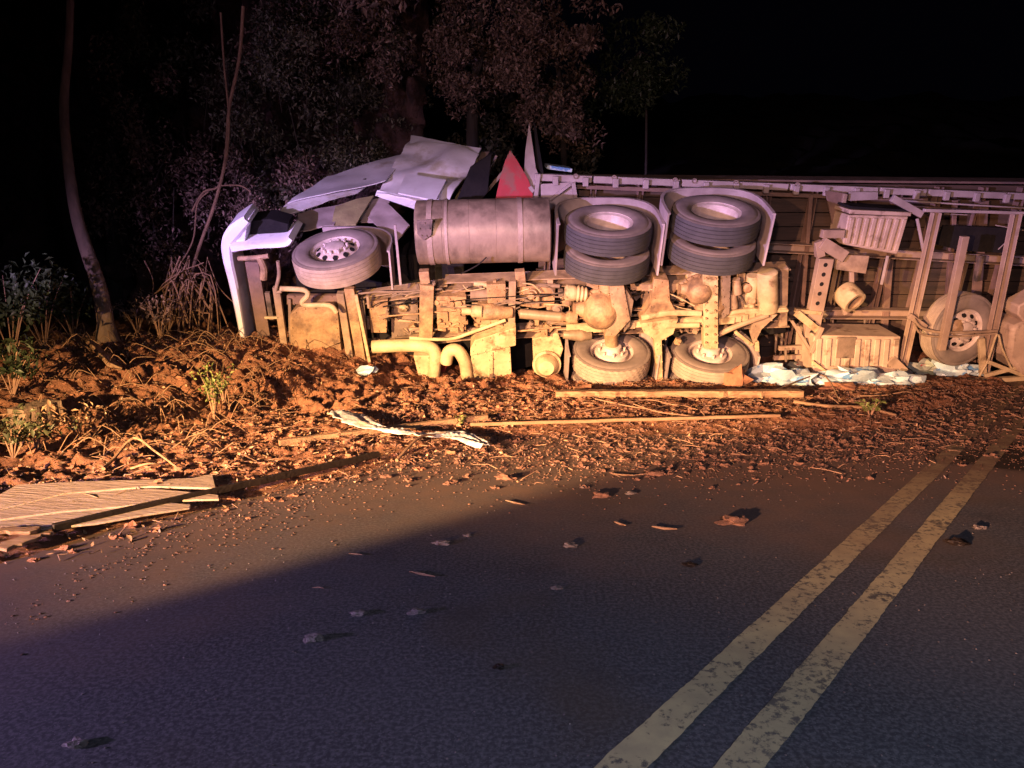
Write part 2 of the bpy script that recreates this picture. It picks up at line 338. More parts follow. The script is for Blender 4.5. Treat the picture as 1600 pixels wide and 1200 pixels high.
# earth bank behind the cab and the wooded slope beyond the wreck
def bankf(X, Z):
    y = 12.2+.38*Z+.12*np.clip(X+6, -20, 20)**2*.18+(fbm(X*.6, Z*.35, 3)-.5)*2.2
    col = np.abs(vn(X*2.2+3, Z*.9)-.5)*2; y = y-.5*np.clip(1-col*1.6, 0, 1)*fbm(X*.9, Z*.9+4, 2)-np.abs(fbm(X*2.4, Z*1.3, 3)-.5)*3.2-(fbm(X*7, Z*4, 3)-.5)*.5
    return np.stack([X, y, Z], -1)
grid('earth_bank', -22, -1.5, 300, -.3, 11, 180, bankf, M['rock'])
def slopef(X, Y): return np.stack([X, Y, -.1+.30*(Y-11)+(fbm(X*.4, Y*.4, 3)-.5)*1.5], -1)
grid('hillside', -30, 45, 150, 14.5, 60, 90, slopef, M['scrub'])

# ------------------------------------------------------------------ frames for the wreck
class Frame:
    def __init__(s, name, loc, tilt, yaw):
        s.M = Matrix.Translation(loc) @ Matrix.Rotation(yaw, 4, 'Z') @ Matrix.Rotation(tilt, 4, 'X'); s.I = s.M.inverted()
        s.root = bpy.data.objects.new(name, None); C.objects.link(s.root); s.root.matrix_world = s.M
    def _i(s, px, py, k, w):
        o = s.I @ Vector((0, 0, HC)); d = s.I.to_3x3() @ ray(px, py); return o+d*((w-o[k])/d[k])
    def P(s, px, py, w): return s._i(px, py, 1, w)
    def Z(s, px, py, z): return s._i(px, py, 2, z)
R_ = math.radians
T = Frame('lorry_tractor', gnd(1030, 606)+Vector((0, 0, -.02)), R_(26), R_(1.5))
tag(T.root, 'overturned lorry tractor lying on its side with crushed white cab and dusty underside', 'truck')
Q = Frame('semi_trailer', gnd(1250, 602), R_(13), R_(4))
tag(Q.root, 'overturned flatbed trailer lying on its side on the road, spare wheel and side boxes showing', 'trailer')
def px_(F, pts, w): return [F.P(x, y, w) for x, y in pts]
def bm(F, name, a, b, w, width, depth, m='chassis', ch=False, bev=.004, w2=None):
    if F.root.name == 'semi_trailer' and m == 'chassis': m = 'steel'
    A = F.P(*a, w); B = F.P(*b, w if w2 is None else w2); q = MB()
    (q.channel if ch else q.beam)(A, B, width, depth); return q.build(name, M[m], F.root, bev)
def tb(F, name, pts, w, r, m='chassis', n=10):
    return MB().tube(smooth_pts([F.P(*p[:2], p[2] if len(p) > 2 else w) for p in pts]), r, n).build(name, M[m], F.root)
def pr(F, name, pts, w, d, m='chassis', bev=.004, bolts=True):
    q = MB().prism(px_(F, pts, w), Vector((0, d, 0)))
    if bolts and F.root.name == 'lorry_tractor' and m not in ('dark', 'white'):
        P = px_(F, pts, w); c = sum(P, Vector())/len(P)
        for i in range(len(P)):
            a = P[i]; b = P[(i+1) % len(P)]; L_ = (b-a).length
            for k in range(max(1, int(L_/.12))):
                p = a.lerp(b, (k+.5)/max(1, int(L_/.12))); p = p+(c-p).normalized()*.03; q.tube([p+Vector((0, .004, 0)), p-Vector((0, .014, 0))], .011, 6)
    return q.build(name, M[m], F.root, bev)
def smooth_pts(p, k=4):
    if len(p) < 3: return p
    out = []
    for i in range(len(p)-1):
        a = p[max(i-1, 0)]; b = p[i]; c = p[i+1]; d = p[min(i+2, len(p)-1)]
        for j in range(k):
            t = j/k; out.append(.5*((2*b)+(c-a)*t+(2*a-5*b+4*c-d)*t*t+(3*b-a-3*c+d)*t**3))
    return out+[p[-1]]

# ---- wheels: axis along local z (+1 = outer face upward)
def wheel(F, c, r=.515, w=.27, up=1, style='deep', tread='tread', ax=(0, 0, 1), lug=False, parent=None, scale_rim=1):
    e = empty('wheel', (0, 0, 0), parent=parent or F.root); c = Vector(c); ax = Vector(ax).normalized()*up; h = w/2
    ri = .285
    side = [(ri, h*.72), (ri+.02, h*.90), (ri+.075, h*1.0), (r-.10, h*1.0), (r-.055, h*.97), (r-.05, h*.93), (r-.045, h*.95), (r-.012, h*.84)]
    MB().lathe(side, c, ax, 64).build('sidewall', M['tyre'], e, smooth=60)
    MB().lathe([(a, -b) for a, b in side], c, ax, 64).build('sidewall', M['tyre'], e, smooth=60)
    pf = []; g = [-.84, -.56, -.52, -.52, -.48, -.20, -.16, -.16, -.12, .16, .20, .20, .24, .50, .54, .54, .58, .84]
    for i, q in enumerate(g): pf.append((r-(.016 if i % 4 in (2, 3) and 0 < i < 17 else 0)-.012*abs(q)**3, q*h))
    n = 120 if lug else 72
    mod = (lambda j, k: -.007 if (k+j//4) % 3 == 0 else 0) if lug else None
    MB().lathe(pf, c, ax, n, mod).build('tread', M[tread], e, smooth=30)
    q = MB()
    if style == 'deep':     # outer dual: a deep dish with the disc far inside
        q.lathe([(ri+.004, h*.80), (ri+.002, h*.70), (ri-.03, h*.62), (ri-.035, -h*1.3), (ri-.05, -h*1.5)], c, ax, 48)
        MB().lathe([(ri-.04, -h*1.25), (.19, -h*1.3), (.16, -h*1.2), (.13, -h*1.2), (.115, -h*.7), (.0, -h*.65)], c, ax, 40).build('wheel_disc', M['rust_shade'], e)  # disc coloured near black to paint in the shade of the dish
        for k in range(10):
            a = k*math.pi/5; u = ax.orthogonal().normalized(); v = ax.cross(u); p = c+(u*math.cos(a)+v*math.sin(a))*.165-ax*h*1.28; q.tube([p, p+ax*.08], .016, 6)
    elif style == 'convex':  # steering wheel: raised disc, hand holes, nuts and hub
        u = ax.orthogonal().normalized(); v = ax.cross(u)
        q.lathe([(ri+.006, h*.84), (ri, h*.74), (ri-.022, h*.66), (ri-.026, h*.52), (.245, h*.50), (.215, h*.66), (.175, h*.86), (.12, h*.88), (.115, h*1.12), (.07, h*1.22), (0, h*1.24)], c, ax, 60)
        for k in range(10):
            a = k*math.pi/5; p = c+(u*math.cos(a)+v*math.sin(a))*.145+ax*h*.86; q.tube([p, p+ax*.045], .017, 6)
        for k in range(10):
            a = (k+.5)*math.pi/5; rd = u*math.cos(a)+v*math.sin(a); tg = ax.cross(rd); p = c+rd*.205+ax*h*.735
            nn = (ax+rd*.55).normalized(); MB().lathe([(0, .004), (.031, .004), (.031, -.01)], p+nn*.004, nn, 12).build('hand_hole', M['dark'], e)
    else:                   # inner side of a dual: flat ring and brake drum
        q.lathe([(ri+.004, h*.80), (ri+.002, h*.70), (ri-.028, h*.60), (ri-.032, h*.2), (.225, h*.15), (.215, h*.75), (.20, h*.82), (.13, h*.82), (.12, h*1.4), (.09, h*1.5), (0, h*1.5)], c, ax, 48)
        for k in range(8):
            a = k*math.pi/4; u = ax.orthogonal().normalized(); v = ax.cross(u); p = c+(u*math.cos(a)+v*math.sin(a))*.165+ax*h*.8; q.tube([p, p+ax*.05], .018, 6)
    q.build('rim', M['rim'], e, smooth=40); return e
ZT = 2.50-.40   # outer face of the upper duals above the local ground level
W1 = T.Z(950, 342, ZT); W2 = T.Z(1120, 326, ZT)
# refine: centre them at local y .5
def duals(pxo, pyo, pxi, pyi, lug):
    o = T.P(pxo, pyo, .50); w = .275
    wheel(T, (o.x, .50, o.z-w/2), style='deep'); o2 = T.P(pxo+2, pyo, .50); wheel(T, (o2.x, .50, o.z-w*1.5-.085), style='inner', up=-1)
    i = T.P(pxi, pyi, .50); wheel(T, (i.x, .50, i.z-w/2), style='inner', tread='tread_dusty', lug=lug); wheel(T, (i.x, .50, i.z-w*1.5-.05), style='inner', up=-1, tread='tread_dusty')
    return o, i
A1o, A1i = duals(951, 342, 956, 545, True); A2o, A2i = duals(1120, 326, 1110, 547, False)
FW = T.P(523, 386, .42); fax = Vector((-.10, -.07, 1)); wheel(T, FW-fax.normalized()*.14, r=.515, w=.29, style='convex', ax=fax, tread='tread_dusty')
print('scale check', A1o, A1i, A2o, A2i, FW, 'track', A1o.z-A1i.z)

# ---- mudguards around the dual wheels (arches, extruded across the wheel)
def arch(F, c, z0, z1, r, a0, a1, th=.02, n=22, lipw=.035):
    q = MB(); P = []
    prof = [(r, z0), (r, z1), (r-lipw, z1), (r-lipw, z1-th), (r-th, z1-th), (r-th, z0)]
    for i in range(n+1):
        a = a0+(a1-a0)*i/n
        # squared-off arch: superellipse
        ca, sa = math.cos(a), math.sin(a); k = (abs(ca)**3.2+abs(sa)**3.2)**(-1/3.2)
        for rr, z in prof: P.append((c[0]+rr*k*ca, c[1]+rr*k*sa, z))
    m = len(prof); Fc = []
    for i in range(n):
        for j in range(m):
            a = i*m+j; b = i*m+(j+1) % m; Fc.append((a, b, b+m, a+m))
    Fc.append(tuple(range(m))); Fc.append(tuple(n*m+j for j in range(m))[::-1])
    return q.add(P, Fc).build('mudguard', M['fender'], F.root)
for (o, i) in ((A1o, A1i), (A2o, A2i)):
    arch(T, (o.x, .5), o.z-.62, o.z+.03, .625, -.35, math.pi+.35)
    arch(T, (i.x, .5), i.z-.5, i.z+.03, .60, -.35, math.pi+.35)

# ---- axles, differential, suspension
def axle(o, i, dif=True):
    a = Vector((o.x, .5, o.z-.60)); b = Vector((i.x, .5, i.z+.02)); L = a-b; P = lambda t: b+L*t
    MB().tube([b, P(.12), P(.28), P(.42), P(.5), P(.58), P(.72), P(.9), a], [.085, .085, .10, .17, .21, .17, .10, .085, .085], 20).build('axle', M['cast'], T.root)
    return P
PA = axle(A1o, A1i); PB = axle(A2o, A2i)
# differential carriers: a bulged pot towards the propeller shaft with a flange and bolts
for P_, px, py, sc in ((PA, 938, 487, 1.0), (PB, 1092, 455, .72)):
    c = T.P(px, py, .38)
    q = MB().lathe([(0, -.20*sc), (.10*sc, -.19*sc), (.19*sc, -.12*sc), (.235*sc, 0), (.24*sc, .07*sc), (.275*sc, .075*sc), (.275*sc, .11*sc), (.20*sc, .13*sc), (.16*sc, .30*sc)], c, (.25, 1, .1), 32)
    u = Vector((.25, 1, .1)).normalized().orthogonal().normalized(); v = Vector((.25, 1, .1)).normalized().cross(u)
    for k in range(14):
        a = k*math.pi/7; p = c+(u*math.cos(a)+v*math.sin(a))*.258*sc+Vector((0, .04*sc, 0)); q.tube([p, p+Vector((0, .05, 0))], .014, 6)
    q.build('differential', M['cast'], T.root)
    MB().tube([c+Vector((-.12, .06, 0))*sc, c+Vector((-.30, .08, .0))*sc, c+Vector((-.34, .08, 0))*sc], [.13*sc, .085*sc, .10*sc], 16).build('pinion_flange', M['cast'], T.root)
pr(T, 'axle_bracket', [(953, 448), (975, 447), (985, 500), (962, 525), (945, 525), (958, 495)], .26, .18, 'chassis')
pr(T, 'axle_bracket', [(978, 452), (990, 470), (984, 510), (975, 520)], .30, .20, 'chassis2')
# second axle: bolted spring seat column
pr(T, 'spring_seat', [(1098, 425), (1122, 425), (1122, 545), (1100, 545)], .30, .14, 'pale')
q = MB()
for k in range(9):
    for xx in (1103, 1117):
        p = T.P(xx, 434+k*12.5, .30); q.tube([p+Vector((0, -.03, 0)), p+Vector((0, .02, 0))], .013, 6)
q.build('bolt_row', M['cast'], T.root)
pr(T, 'spring_seat', [(1126, 428), (1142, 430), (1140, 490), (1128, 500)], .36, .10, 'chassis2')
# equaliser brackets (hourglass) and leaf springs between the two axles
pr(T, 'equaliser_bracket', [(1022, 436), (1045, 438), (1047, 470), (1060, 492), (1000, 502), (1018, 474)], .30, .20, 'cast')
pr(T, 'equaliser_bracket', [(1000, 506), (1060, 498), (1052, 522), (1034, 532), (1036, 602), (1027, 602), (1022, 530), (1006, 520)], .30, .12, 'pale')
def leaves(name, a, b, w, n=5, wd=.085, m='chassis'):
    A = T.P(*a, w); B = T.P(*b, w); q = MB(); c = (A+B)/2
    for k in range(n):
        f = 1-k*.16; q.beam(c+(A-c)*f+Vector((0, -k*.022, 0)), c+(B-c)*f+Vector((0, -k*.022, 0)), wd, .018)
    return q.build(name, M[m], T.root, .002)
leaves('leaf_spring', (985, 449), (1092, 440), .52); leaves('leaf_spring', (885, 512), (1012, 505), .46, m='pale'); leaves('leaf_spring', (1050, 503), (1190, 492), .44, m='pale')
tb(T, 'torque_rod', [(1002, 497), (1045, 489), (1095, 490)], .30, .04, 'pale'); tb(T, 'torque_rod', [(1040, 509), (1092, 508)], .32, .035, 'pale')
tb(T, 'torque_rod', [(1130, 492), (1160, 486), (1228, 484)], .42, .03, 'pale')
tb(T, 'torque_rod', [(1120, 524), (1150, 510), (1200, 492)], .40, .035)
# chassis rails and cross members
bm(T, 'chassis_rail', (545, 474), (700, 452), .62, .10, .22, 'chassis', True); bm(T, 'chassis_rail', (695, 449), (1235, 428), .62, .12, .24, 'chassis', True)
bm(T, 'chassis_rail', (560, 548), (720, 528), .66, .10, .20, 'chassis', True); bm(T, 'chassis_rail', (716, 527), (1235, 506), .66, .11, .22, 'chassis', True)
for xx, y0, y1, wd, dd, w in ((667, 447, 528, .17, .05, .42), (801, 440, 520, .085, .14, .46), (860, 438, 516, .07, .12, .60), (1010, 430, 510, .10, .12, .72), (1160, 428, 505, .08, .12, .60), (1226, 420, 510, .10, .14, .60)):
    bm(T, 'cross_member', (xx, y0), (xx-2, y1), w, wd, dd, 'cast' if xx < 700 else 'chassis')
pr(T, 'frame_plate', [(610, 470), (652, 462), (655, 520), (612, 528)], .74, .04, 'chassis2'); pr(T, 'frame_plate', [(576, 472), (606, 468), (604, 520), (580, 520)], .58, .06, 'cast')
pr(T, 'frame_plate', [(812, 449), (868, 444), (866, 478), (840, 482), (812, 478)], .58, .03, 'cast'); pr(T, 'frame_plate', [(760, 445), (790, 444), (790, 474), (762, 474)], .46, .10, 'cast')
# engine and gearbox underside
def knobbly(name, px, py, w, size, n, m, seed, holes=0):
    random.seed(seed); c = T.P(px, py, w); q = MB(); sx, sy, sz = size
    q.box(c+Vector((0, sy/2, 0)), size)
    for k in range(n):
        a = random.uniform(-.5, .5); b_ = random.uniform(-.5, .5); p = c+Vector((a*sx, 0, b_*sz)); t = random.random()
        if t < .35: q.tube([p+Vector((0, .02, 0)), p+Vector((0, -random.uniform(.015, .05), 0))], random.uniform(.012, .035), 10)
        elif t < .7: q.box(p+Vector((0, 0, 0)), (random.uniform(.03, .12), random.uniform(.03, .09), random.uniform(.02, .1)))
        else: q.tube([p+Vector((-.05, -.01, 0)), p+Vector((.05, -.015, random.uniform(-.04, .04)))], random.uniform(.01, .02), 8)
    return q.build(name, M[m], T.root, .004)
knobbly('engine_block', 705, 490, .48, (.36, .35, .48), 46, 'cast', 3)
knobbly('gearbox', 762, 490, .50, (.24, .3, .26), 26, 'cast', 5)
MB().tube([T.P(735, 487, .42), T.P(748, 487, .42), T.P(752, 487, .42), T.P(770, 487, .42), T.P(800, 488, .44)], [.05, .085, .105, .105, .07], 20).build('gearbox_housing', M['cast'], T.root)
MB().tube([T.P(722, 486, .38), T.P(736, 486, .38), T.P(738, 486, .38), T.P(754, 487, .36)], [.045, .05, .078, .075], 18).build('yoke', M['pale'], T.root)
MB().tube([T.P(812, 490, .44), T.P(880, 496, .40)], [.062, .062], 24).build('propeller_shaft', M['tank'], T.root)
MB().tube([T.P(876, 495, .40), T.P(884, 496, .39), T.P(890, 496, .39), T.P(902, 497, .38)], [.07, .05, .085, .07], 16).build('universal_joint', M['cast'], T.root)
MB().tube([T.P(735, 460, .54), T.P(772, 461, .54)], .075, 20).build('starter_motor', M['chassis2'], T.root)
q = MB(); A = T.P(882, 457, .46); B = T.P(918, 460, .46); ns = 6
q.tube([A+(B-A)*(k/12) for k in range(13)], [.07, .10, .10, .10, .10, .10, .085, .105, .085, .10, .08, .09, .06], 20); q.build('brake_chamber', M['pale'], T.root)
MB().tube([T.P(880, 523, .42), T.P(908, 524, .42), T.P(912, 524, .42), T.P(924, 524, .42)], [.05, .085, .07, .05], 18).build('brake_chamber', M['tank'], T.root)
MB().lathe([(0, -.05), (.10, -.045), (.145, 0), (.15, .05), (.15, .12)], T.P(1092, 440, .60), (0, 1, 0), 28).build('brake_chamber', M['pale'], T.root)
MB().lathe([(0, -.10), (.10, -.085), (.155, 0), (.16, .04), (.19, .05), (.19, .1), (.14, .16)], T.P(854, 572, .50), (.1, 1, -.2), 28).build('brake_chamber', M['pale'], T.root)
for px, py in ((1150, 448), (1144, 470)):
    MB().tube([T.P(px, py-12, .46), T.P(px+2, py+10, .46)], [.05, .06], 14).build('brake_cylinder', M['chassis'], T.root)
# oil sump, radiator side parts, exhaust and silencer at the bottom
pr(T, 'sump', [(735, 545), (742, 532), (806, 512), (806, 540), (735, 556)], .34, .30, 'pale', .02); pr(T, 'silencer', [(736, 552), (797, 541), (801, 612), (737, 612)], .38, .34, 'pale', .03)
pr(T, 'silencer_rib', [(763, 552), (770, 551), (771, 608), (764, 608)], .36, .03, 'pale')
tb(T, 'exhaust_pipe', [(582, 542), (620, 540), (655, 540), (676, 545), (681, 560), (679, 575), (676, 600)], .42, .085, 'pale', 16)
tb(T, 'exhaust_pipe', [(697, 566), (701, 550), (714, 547), (725, 562), (729, 580), (731, 606)], .38, .082, 'pale', 16)
pr(T, 'exhaust_bracket', [(646, 556), (678, 556), (676, 590), (655, 592)], .44, .10, 'pale', .01)
tb(T, 'intake_hose', [(700, 560), (690, 572), (685, 590), (690, 604)], .60, .07, 'red')
pr(T, 'lower_guard', [(832, 530), (872, 520), (880, 545), (862, 600), (835, 600)], .62, .12, 'pale', .01)
tb(T, 'air_pipe', [(640, 528), (700, 530), (735, 520), (790, 500)], .44, .022, 'pale')
# front axle beam, steering and the parts behind the bumper
pr(T, 'radiator_guard', [(453, 492), (466, 480), (520, 476), (528, 490), (532, 535), (500, 548), (454, 545)], .50, .20, 'cast', .015)
pr(T, 'lower_guard', [(470, 546), (532, 538), (538, 580), (500, 580)], .54, .12, 'cast', .01)
bm(T, 'front_axle_beam', (545, 452), (566, 575), .46, .12, .12, 'cast'); bm(T, 'front_axle_beam', (531, 460), (548, 570), .52, .09, .10, 'chassis')
bm(T, 'radius_rod', (556, 462), (580, 580), .40, .04, .04, 'pale'); bm(T, 'radius_rod', (566, 470), (573, 560), .60, .05, .05, 'chassis2')
tb(T, 'steering_rod', [(438, 451), (474, 453), (481, 461), (472, 472), (480, 477), (514, 477), (526, 488)], .38, .032, 'pale')
bm(T, 'bumper_beam', (393, 410), (416, 548), .62, .16, .06, 'red_beam'); bm(T, 'cross_brace', (431, 450), (446, 556), .50, .085, .06, 'chassis')
bm(T, 'cross_brace', (417, 458), (424, 500), .56, .06, .05, 'chassis2'); bm(T, 'cross_brace', (413, 497), (436, 497), .5, .03, .03, 'pale')
tb(T, 'steering_box', [(405, 402), (412, 418), (412, 436)], .55, .045, 'cast'); tb(T, 'bracket_tube', [(372, 404), (396, 403), (420, 400)], .55, .03, 'cast')
tb(T, 'bracket_tube', [(434, 408), (436, 430), (431, 455), (440, 455)], .48, .022); bm(T, 'cross_brace', (452, 468), (454, 555), .56, .035, .04, 'chassis2')
pr(T, 'frame_plate', [(448, 462), (530, 462), (532, 474), (448, 476)], .60, .06, 'red_beam')
# fuel tank on the upper side
a = T.P(649, 386, .28); b = T.P(861, 381, .28); c0 = Vector((a.x, .62, a.z+.03)); c1 = Vector((b.x, .62, b.z+.03)); ax = c1-c0; Lx = ax.length; n_ = ax.normalized()
R0 = .375; pf = [(0, 0), (R0-.02, 0), (R0, .012)]
for k in range(1, 20):
    h = Lx*k/20; pf += [(R0, h-.004), (R0-.003, h), (R0, h+.004)] if k in (4, 8, 12) else [(R0, h)]
pf += [(R0, Lx-.012), (R0-.02, Lx), (0, Lx)]
tank = MB().lathe(pf, c0, n_, 48).build('fuel_tank', M['tank'], T.root, smooth=30)
for h, wd in ((.17, .06), (.36, .035), (Lx*.775, .055)):
    MB().lathe([(R0+.001, h-wd/2), (R0+.009, h-wd/2), (R0+.009, h+wd/2), (R0+.001, h+wd/2)], c0, n_, 48).build('tank_strap', M['strap'], tank)
for px in (662, 812): bm(T, 'tank_bracket', (px, 425), (px+3, 448), .52, .12, .10, 'cast')
pr(T, 'tank_end_cover', [(651, 345), (676, 343), (674, 368), (662, 376), (652, 366)], .215, .02, 'chassis2')
# loops of hose and cable over the frame
random.seed(11)
for k in range(34):
    x = random.uniform(575, 1200); y = random.uniform(442, 520); n = random.randint(3, 5); pts = []
    for j in range(n): pts.append((x+j*random.uniform(8, 22), y+random.uniform(-10, 10)))
    tb(T, 'hose', pts, random.uniform(.44, .60), random.uniform(.005, .012), random.choice(['chassis2', 'cast', 'dark', 'pale']), 6)
for k in range(84):
    x = random.uniform(566, 1222); y = random.uniform(450, 528)-(x-560)*.03; w_ = random.uniform(.50, .78); c = T.P(x, y, w_); mm = random.choice(['cast', 'chassis', 'chassis2', 'dark', 'pale', 'chassis2', 'cast']); t = random.random()
    if t < .30: MB().tube([c-Vector((random.uniform(.05, .16), 0, random.uniform(-.03, .03))), c+Vector((random.uniform(.05, .16), random.uniform(-.03, .03), 0))], random.uniform(.016, .05), 12).build('pipe', M[mm], T.root)
    elif t < .50: MB().tube([c-Vector((0, 0, random.uniform(.05, .14))), c+Vector((0, 0, random.uniform(.05, .14)))], random.uniform(.012, .035), 10).build('pipe', M[mm], T.root)
    elif t < .72: r_ = random.uniform(.03, .07); MB().lathe([(0, -.03), (r_*.5, -.03), (r_*.6, -.01), (r_, 0), (r_, .05)], c, (random.uniform(-.4, .4), 1, random.uniform(-.4, .4)), 14).build('round_cover', M[mm], T.root)
    else: MB().box(c, (random.uniform(.04, .16), random.uniform(.04, .1), random.uniform(.03, .12)), Matrix.Rotation(random.uniform(-.8, .8), 3, 'Y')).build('bracket', M[mm], T.root, .006)
for k in range(26):     # air lines and black cables strapped along the rails
    y = 440+random.random()*85; x = random.uniform(560, 1060); L_ = random.uniform(60, 190); pts = [(x+L_*j/5, y-L_*j/5*.07+random.uniform(-3.5, 3.5)) for j in range(6)]
    tb(T, 'air_line', pts, random.uniform(.40, .56), random.uniform(.006, .014), random.choice(['dark', 'dark', 'chassis2', 'cast']), 6)
for k in range(22):     # clamps and small brackets
    x = random.uniform(565, 1210); y = random.uniform(440, 535); c = T.P(x, y, random.uniform(.46, .60)); q = MB().box(c, (random.uniform(.03, .09), .06, random.uniform(.03, .12)), Matrix.Rotation(random.uniform(-.5, .5), 3, 'Y')); q.tube([c, c+Vector((0, -.05, 0))], .012, 6); q.build('clamp_bracket', M[random.choice(['chassis', 'cast', 'chassis2', 'dark'])], T.root, .004)
tb(T, 'brake_hose', [(1015, 452), (1035, 455), (1060, 465), (1085, 478)], .34, .008, 'pale', 6); tb(T, 'brake_hose', [(1040, 470), (1060, 480), (1080, 484)], .36, .007, 'pale', 6)
tb(T, 'brake_hose', [(720, 428), (745, 415), (760, 402)], .20, .008, 'dark', 6)
for x, y, r in ((1050, 452, .05), (886, 472, .06), (1066, 470, .045), (1168, 450, .06), (1175, 470, .05), (830, 462, .05), (930, 445, .05)):
    MB().lathe([(0, -.04), (r*.6, -.04), (r, -.02), (r, .04), (r*1.25, .045), (r*1.25, .08)], T.P(x, y, .5), (random.uniform(-.5, .5), 1, random.uniform(-.5, .5)), 16).build('brake_valve', M['cast'], T.root)
MB().tube([T.P(1199, 424, .46), T.P(1199, 426, .46), T.P(1200, 484, .46)], [.10, .125, .125], 20).build('air_tank', M['pale'], T.root)
MB().tube([T.P(1176, 430, .55), T.P(1172, 478, .55)], [.075, .075], 16).build('air_tank', M['pale'], T.root)
bm(T, 'rear_bracket', (1165, 489), (1232, 486), .38, .035, .12, 'pale'); pr(T, 'rear_bracket', [(1180, 495), (1215, 492), (1190, 515), (1178, 540), (1172, 520)], .42, .05, 'chassis')
bm(T, 'rear_bracket', (1183, 535), (1186, 602), .42, .05, .05, 'pale'); bm(T, 'rear_bracket', (1150, 520), (1176, 540), .42, .045, .05, 'pale')
# ---- crushed cab: bumper, side sheets, roof, fender
def sheet(name, cs, m, n=14, k=8, amp=.03, th=.012, seed=0, fr=3., parent=None):   # corners given with their height on the upper side of the cab
    return MB().patch([T.Z(x, y, z) for x, y, z in cs], n, k, amp, th, seed, fr).build(name, M[m], parent or T.root, smooth=22)
def loft(name, pts, wds, w, dep, m, th=.03):   # curved bumper section: front strip swept through pixels
    q = MB(); c = smooth_pts([T.P(x, y, w) for x, y in pts], 5); n = len(c); P = []
    for i, p in enumerate(c):
        t = (c[min(i+1, n-1)]-c[max(i-1, 0)]).normalized(); sd = t.cross(Vector((0, 1, 0))).normalized(); f = i/(n-1)*(len(wds)-1); j = min(int(f), len(wds)-2); wd = wds[j]*(1-(f-j))+wds[j+1]*(f-j)
        P += [p-sd*wd/2, p-sd*wd/4+Vector((0, -.035, 0)), p+sd*wd/2*.6+Vector((0, -.03, 0)), p+sd*wd/2, p+sd*wd/2+Vector((0, dep, 0)), p-sd*wd/2+Vector((0, dep, 0))]
    F = []
    for i in range(n-1):
        for j in range(6): a = i*6+j; b = i*6+(j+1) % 6; F.append((a, b, b+6, a+6))
    F += [tuple(range(6)), tuple((n-1)*6+j for j in range(6))[::-1]]
    return q.add(P, F).build(name, M[m], T.root, 0)
loft('bumper', [(386, 343), (366, 362), (355, 380), (356, 405), (364, 440), (372, 480), (383, 542)], [.10, .17, .13, .12, .11, .10, .08], .55, .40, 'white')
loft('bumper_corner', [(362, 388), (400, 384), (445, 381), (455, 372)], [.11, .08, .09, .07], .50, .50, 'white')
pr(T, 'bumper_corner', [(366, 360), (390, 340), (386, 352), (382, 382), (366, 384)], .56, .30, 'white', .01)
sheet('cab_side_panel', [(450, 318, 1.9), (602, 284, 1.95), (640, 238, 1.95), (512, 274, 1.9)], 'white', 24, 10, .05, seed=1, fr=1.2)
sheet('cab_side_panel', [(424, 342, 1.86), (560, 300, 1.86), (612, 262, 1.9), (450, 316, 1.9)], 'white2', amp=.02, seed=2, k=4)
sheet('cab_edge_trim', [(424, 343, 1.83), (470, 330, 1.83), (470, 324, 1.86), (426, 336, 1.86)], 'white', 6, 2, .004)
sheet('cab_edge_trim', [(600, 270, 1.93), (638, 236, 1.97), (644, 228, 1.99), (606, 258, 1.95)], 'white2', 6, 2, .01, seed=5)
sheet('cab_roof', [(588, 300, 1.86), (700, 325, 1.86), (748, 240, 2.1), (640, 216, 2.1)], 'white2', 26, 20, .085, .015, 4, 1.25)
sheet('roof_hatch', [(622, 301, 2.0), (681, 313, 2.0), (697, 281, 2.06), (634, 271, 2.06)], 'white', 6, 4, .006, .02, 6)
bm(T, 'door_handle', (545, 287), (572, 281), 2.3, .03, .03, 'dark')
sheet('roof_flange', [(586, 306, 1.80), (690, 341, 1.80), (702, 322, 1.87), (590, 297, 1.87)], 'white', 12, 3, .012, .02, 7)
sheet('roof_flange', [(640, 226, 2.07), (744, 244, 2.07), (752, 232, 2.12), (642, 211, 2.12)], 'white', 12, 2, .012, .02, 8)
sheet('roof_side', [(700, 334, 1.72), (716, 316, 1.74), (750, 262, 2.0), (744, 236, 2.08)], 'olive', 8, 6, .03, .02, 9)
sheet('roof_side', [(716, 300, 1.85), (738, 282, 1.85), (764, 238, 2.05), (742, 236, 2.05)], 'chassis2', 8, 6, .03, .02, 10)
sheet('door_panel', [(462, 362, 1.70), (522, 352, 1.72), (536, 318, 1.78), (466, 332, 1.76)], 'fender', 8, 6, .015, .02, 12)
sheet('door_pillar', [(518, 352, 1.72), (556, 350, 1.72), (584, 306, 1.84), (524, 322, 1.80)], 'olive', 8, 6, .02, .02, 13)
sheet('cab_inner_panel', [(560, 346, 1.66), (596, 346, 1.66), (612, 306, 1.80), (572, 312, 1.78)], 'fender', 8, 6, .02, .02, 14)
sheet('fender_wing', [(570, 335, 1.70), (616, 380, 1.62), (640, 352, 1.70), (600, 312, 1.78)], 'fender', 10, 6, .02, .02, 15)
arch(T, (FW.x, .50), FW.z-.55, FW.z-.04, .64, -.15, 2.0)
for o in [o for o in T.root.children if o.name.startswith('mudguard')][-1:]: o.name = 'front_mudguard'
bm(T, 'cab_stay', (617, 352), (626, 446), .50, .03, .03, 'fender'); bm(T, 'cab_stay', (793, 262), (734, 330), 1.7, .04, .04, 'chassis2'); bm(T, 'cab_stay', (776, 243), (752, 300), 1.9, .03, .03, 'chassis2')
pr(T, 'cab_rear_wall', [(735, 262), (768, 240), (762, 300), (735, 335), (695, 338), (712, 318)], 1.55, .05, 'dark')
xl = T.P(455, 400, 1.2).x; xr = T.P(725, 400, 1.2).x; MB().box(((xl+xr)/2, 1.75, .65), (xr-xl, 1.1, 1.3)).build('cab_interior_shade', M['dark'], T.root, .03)  # solid black box, the dark inside of the cab put into its colour
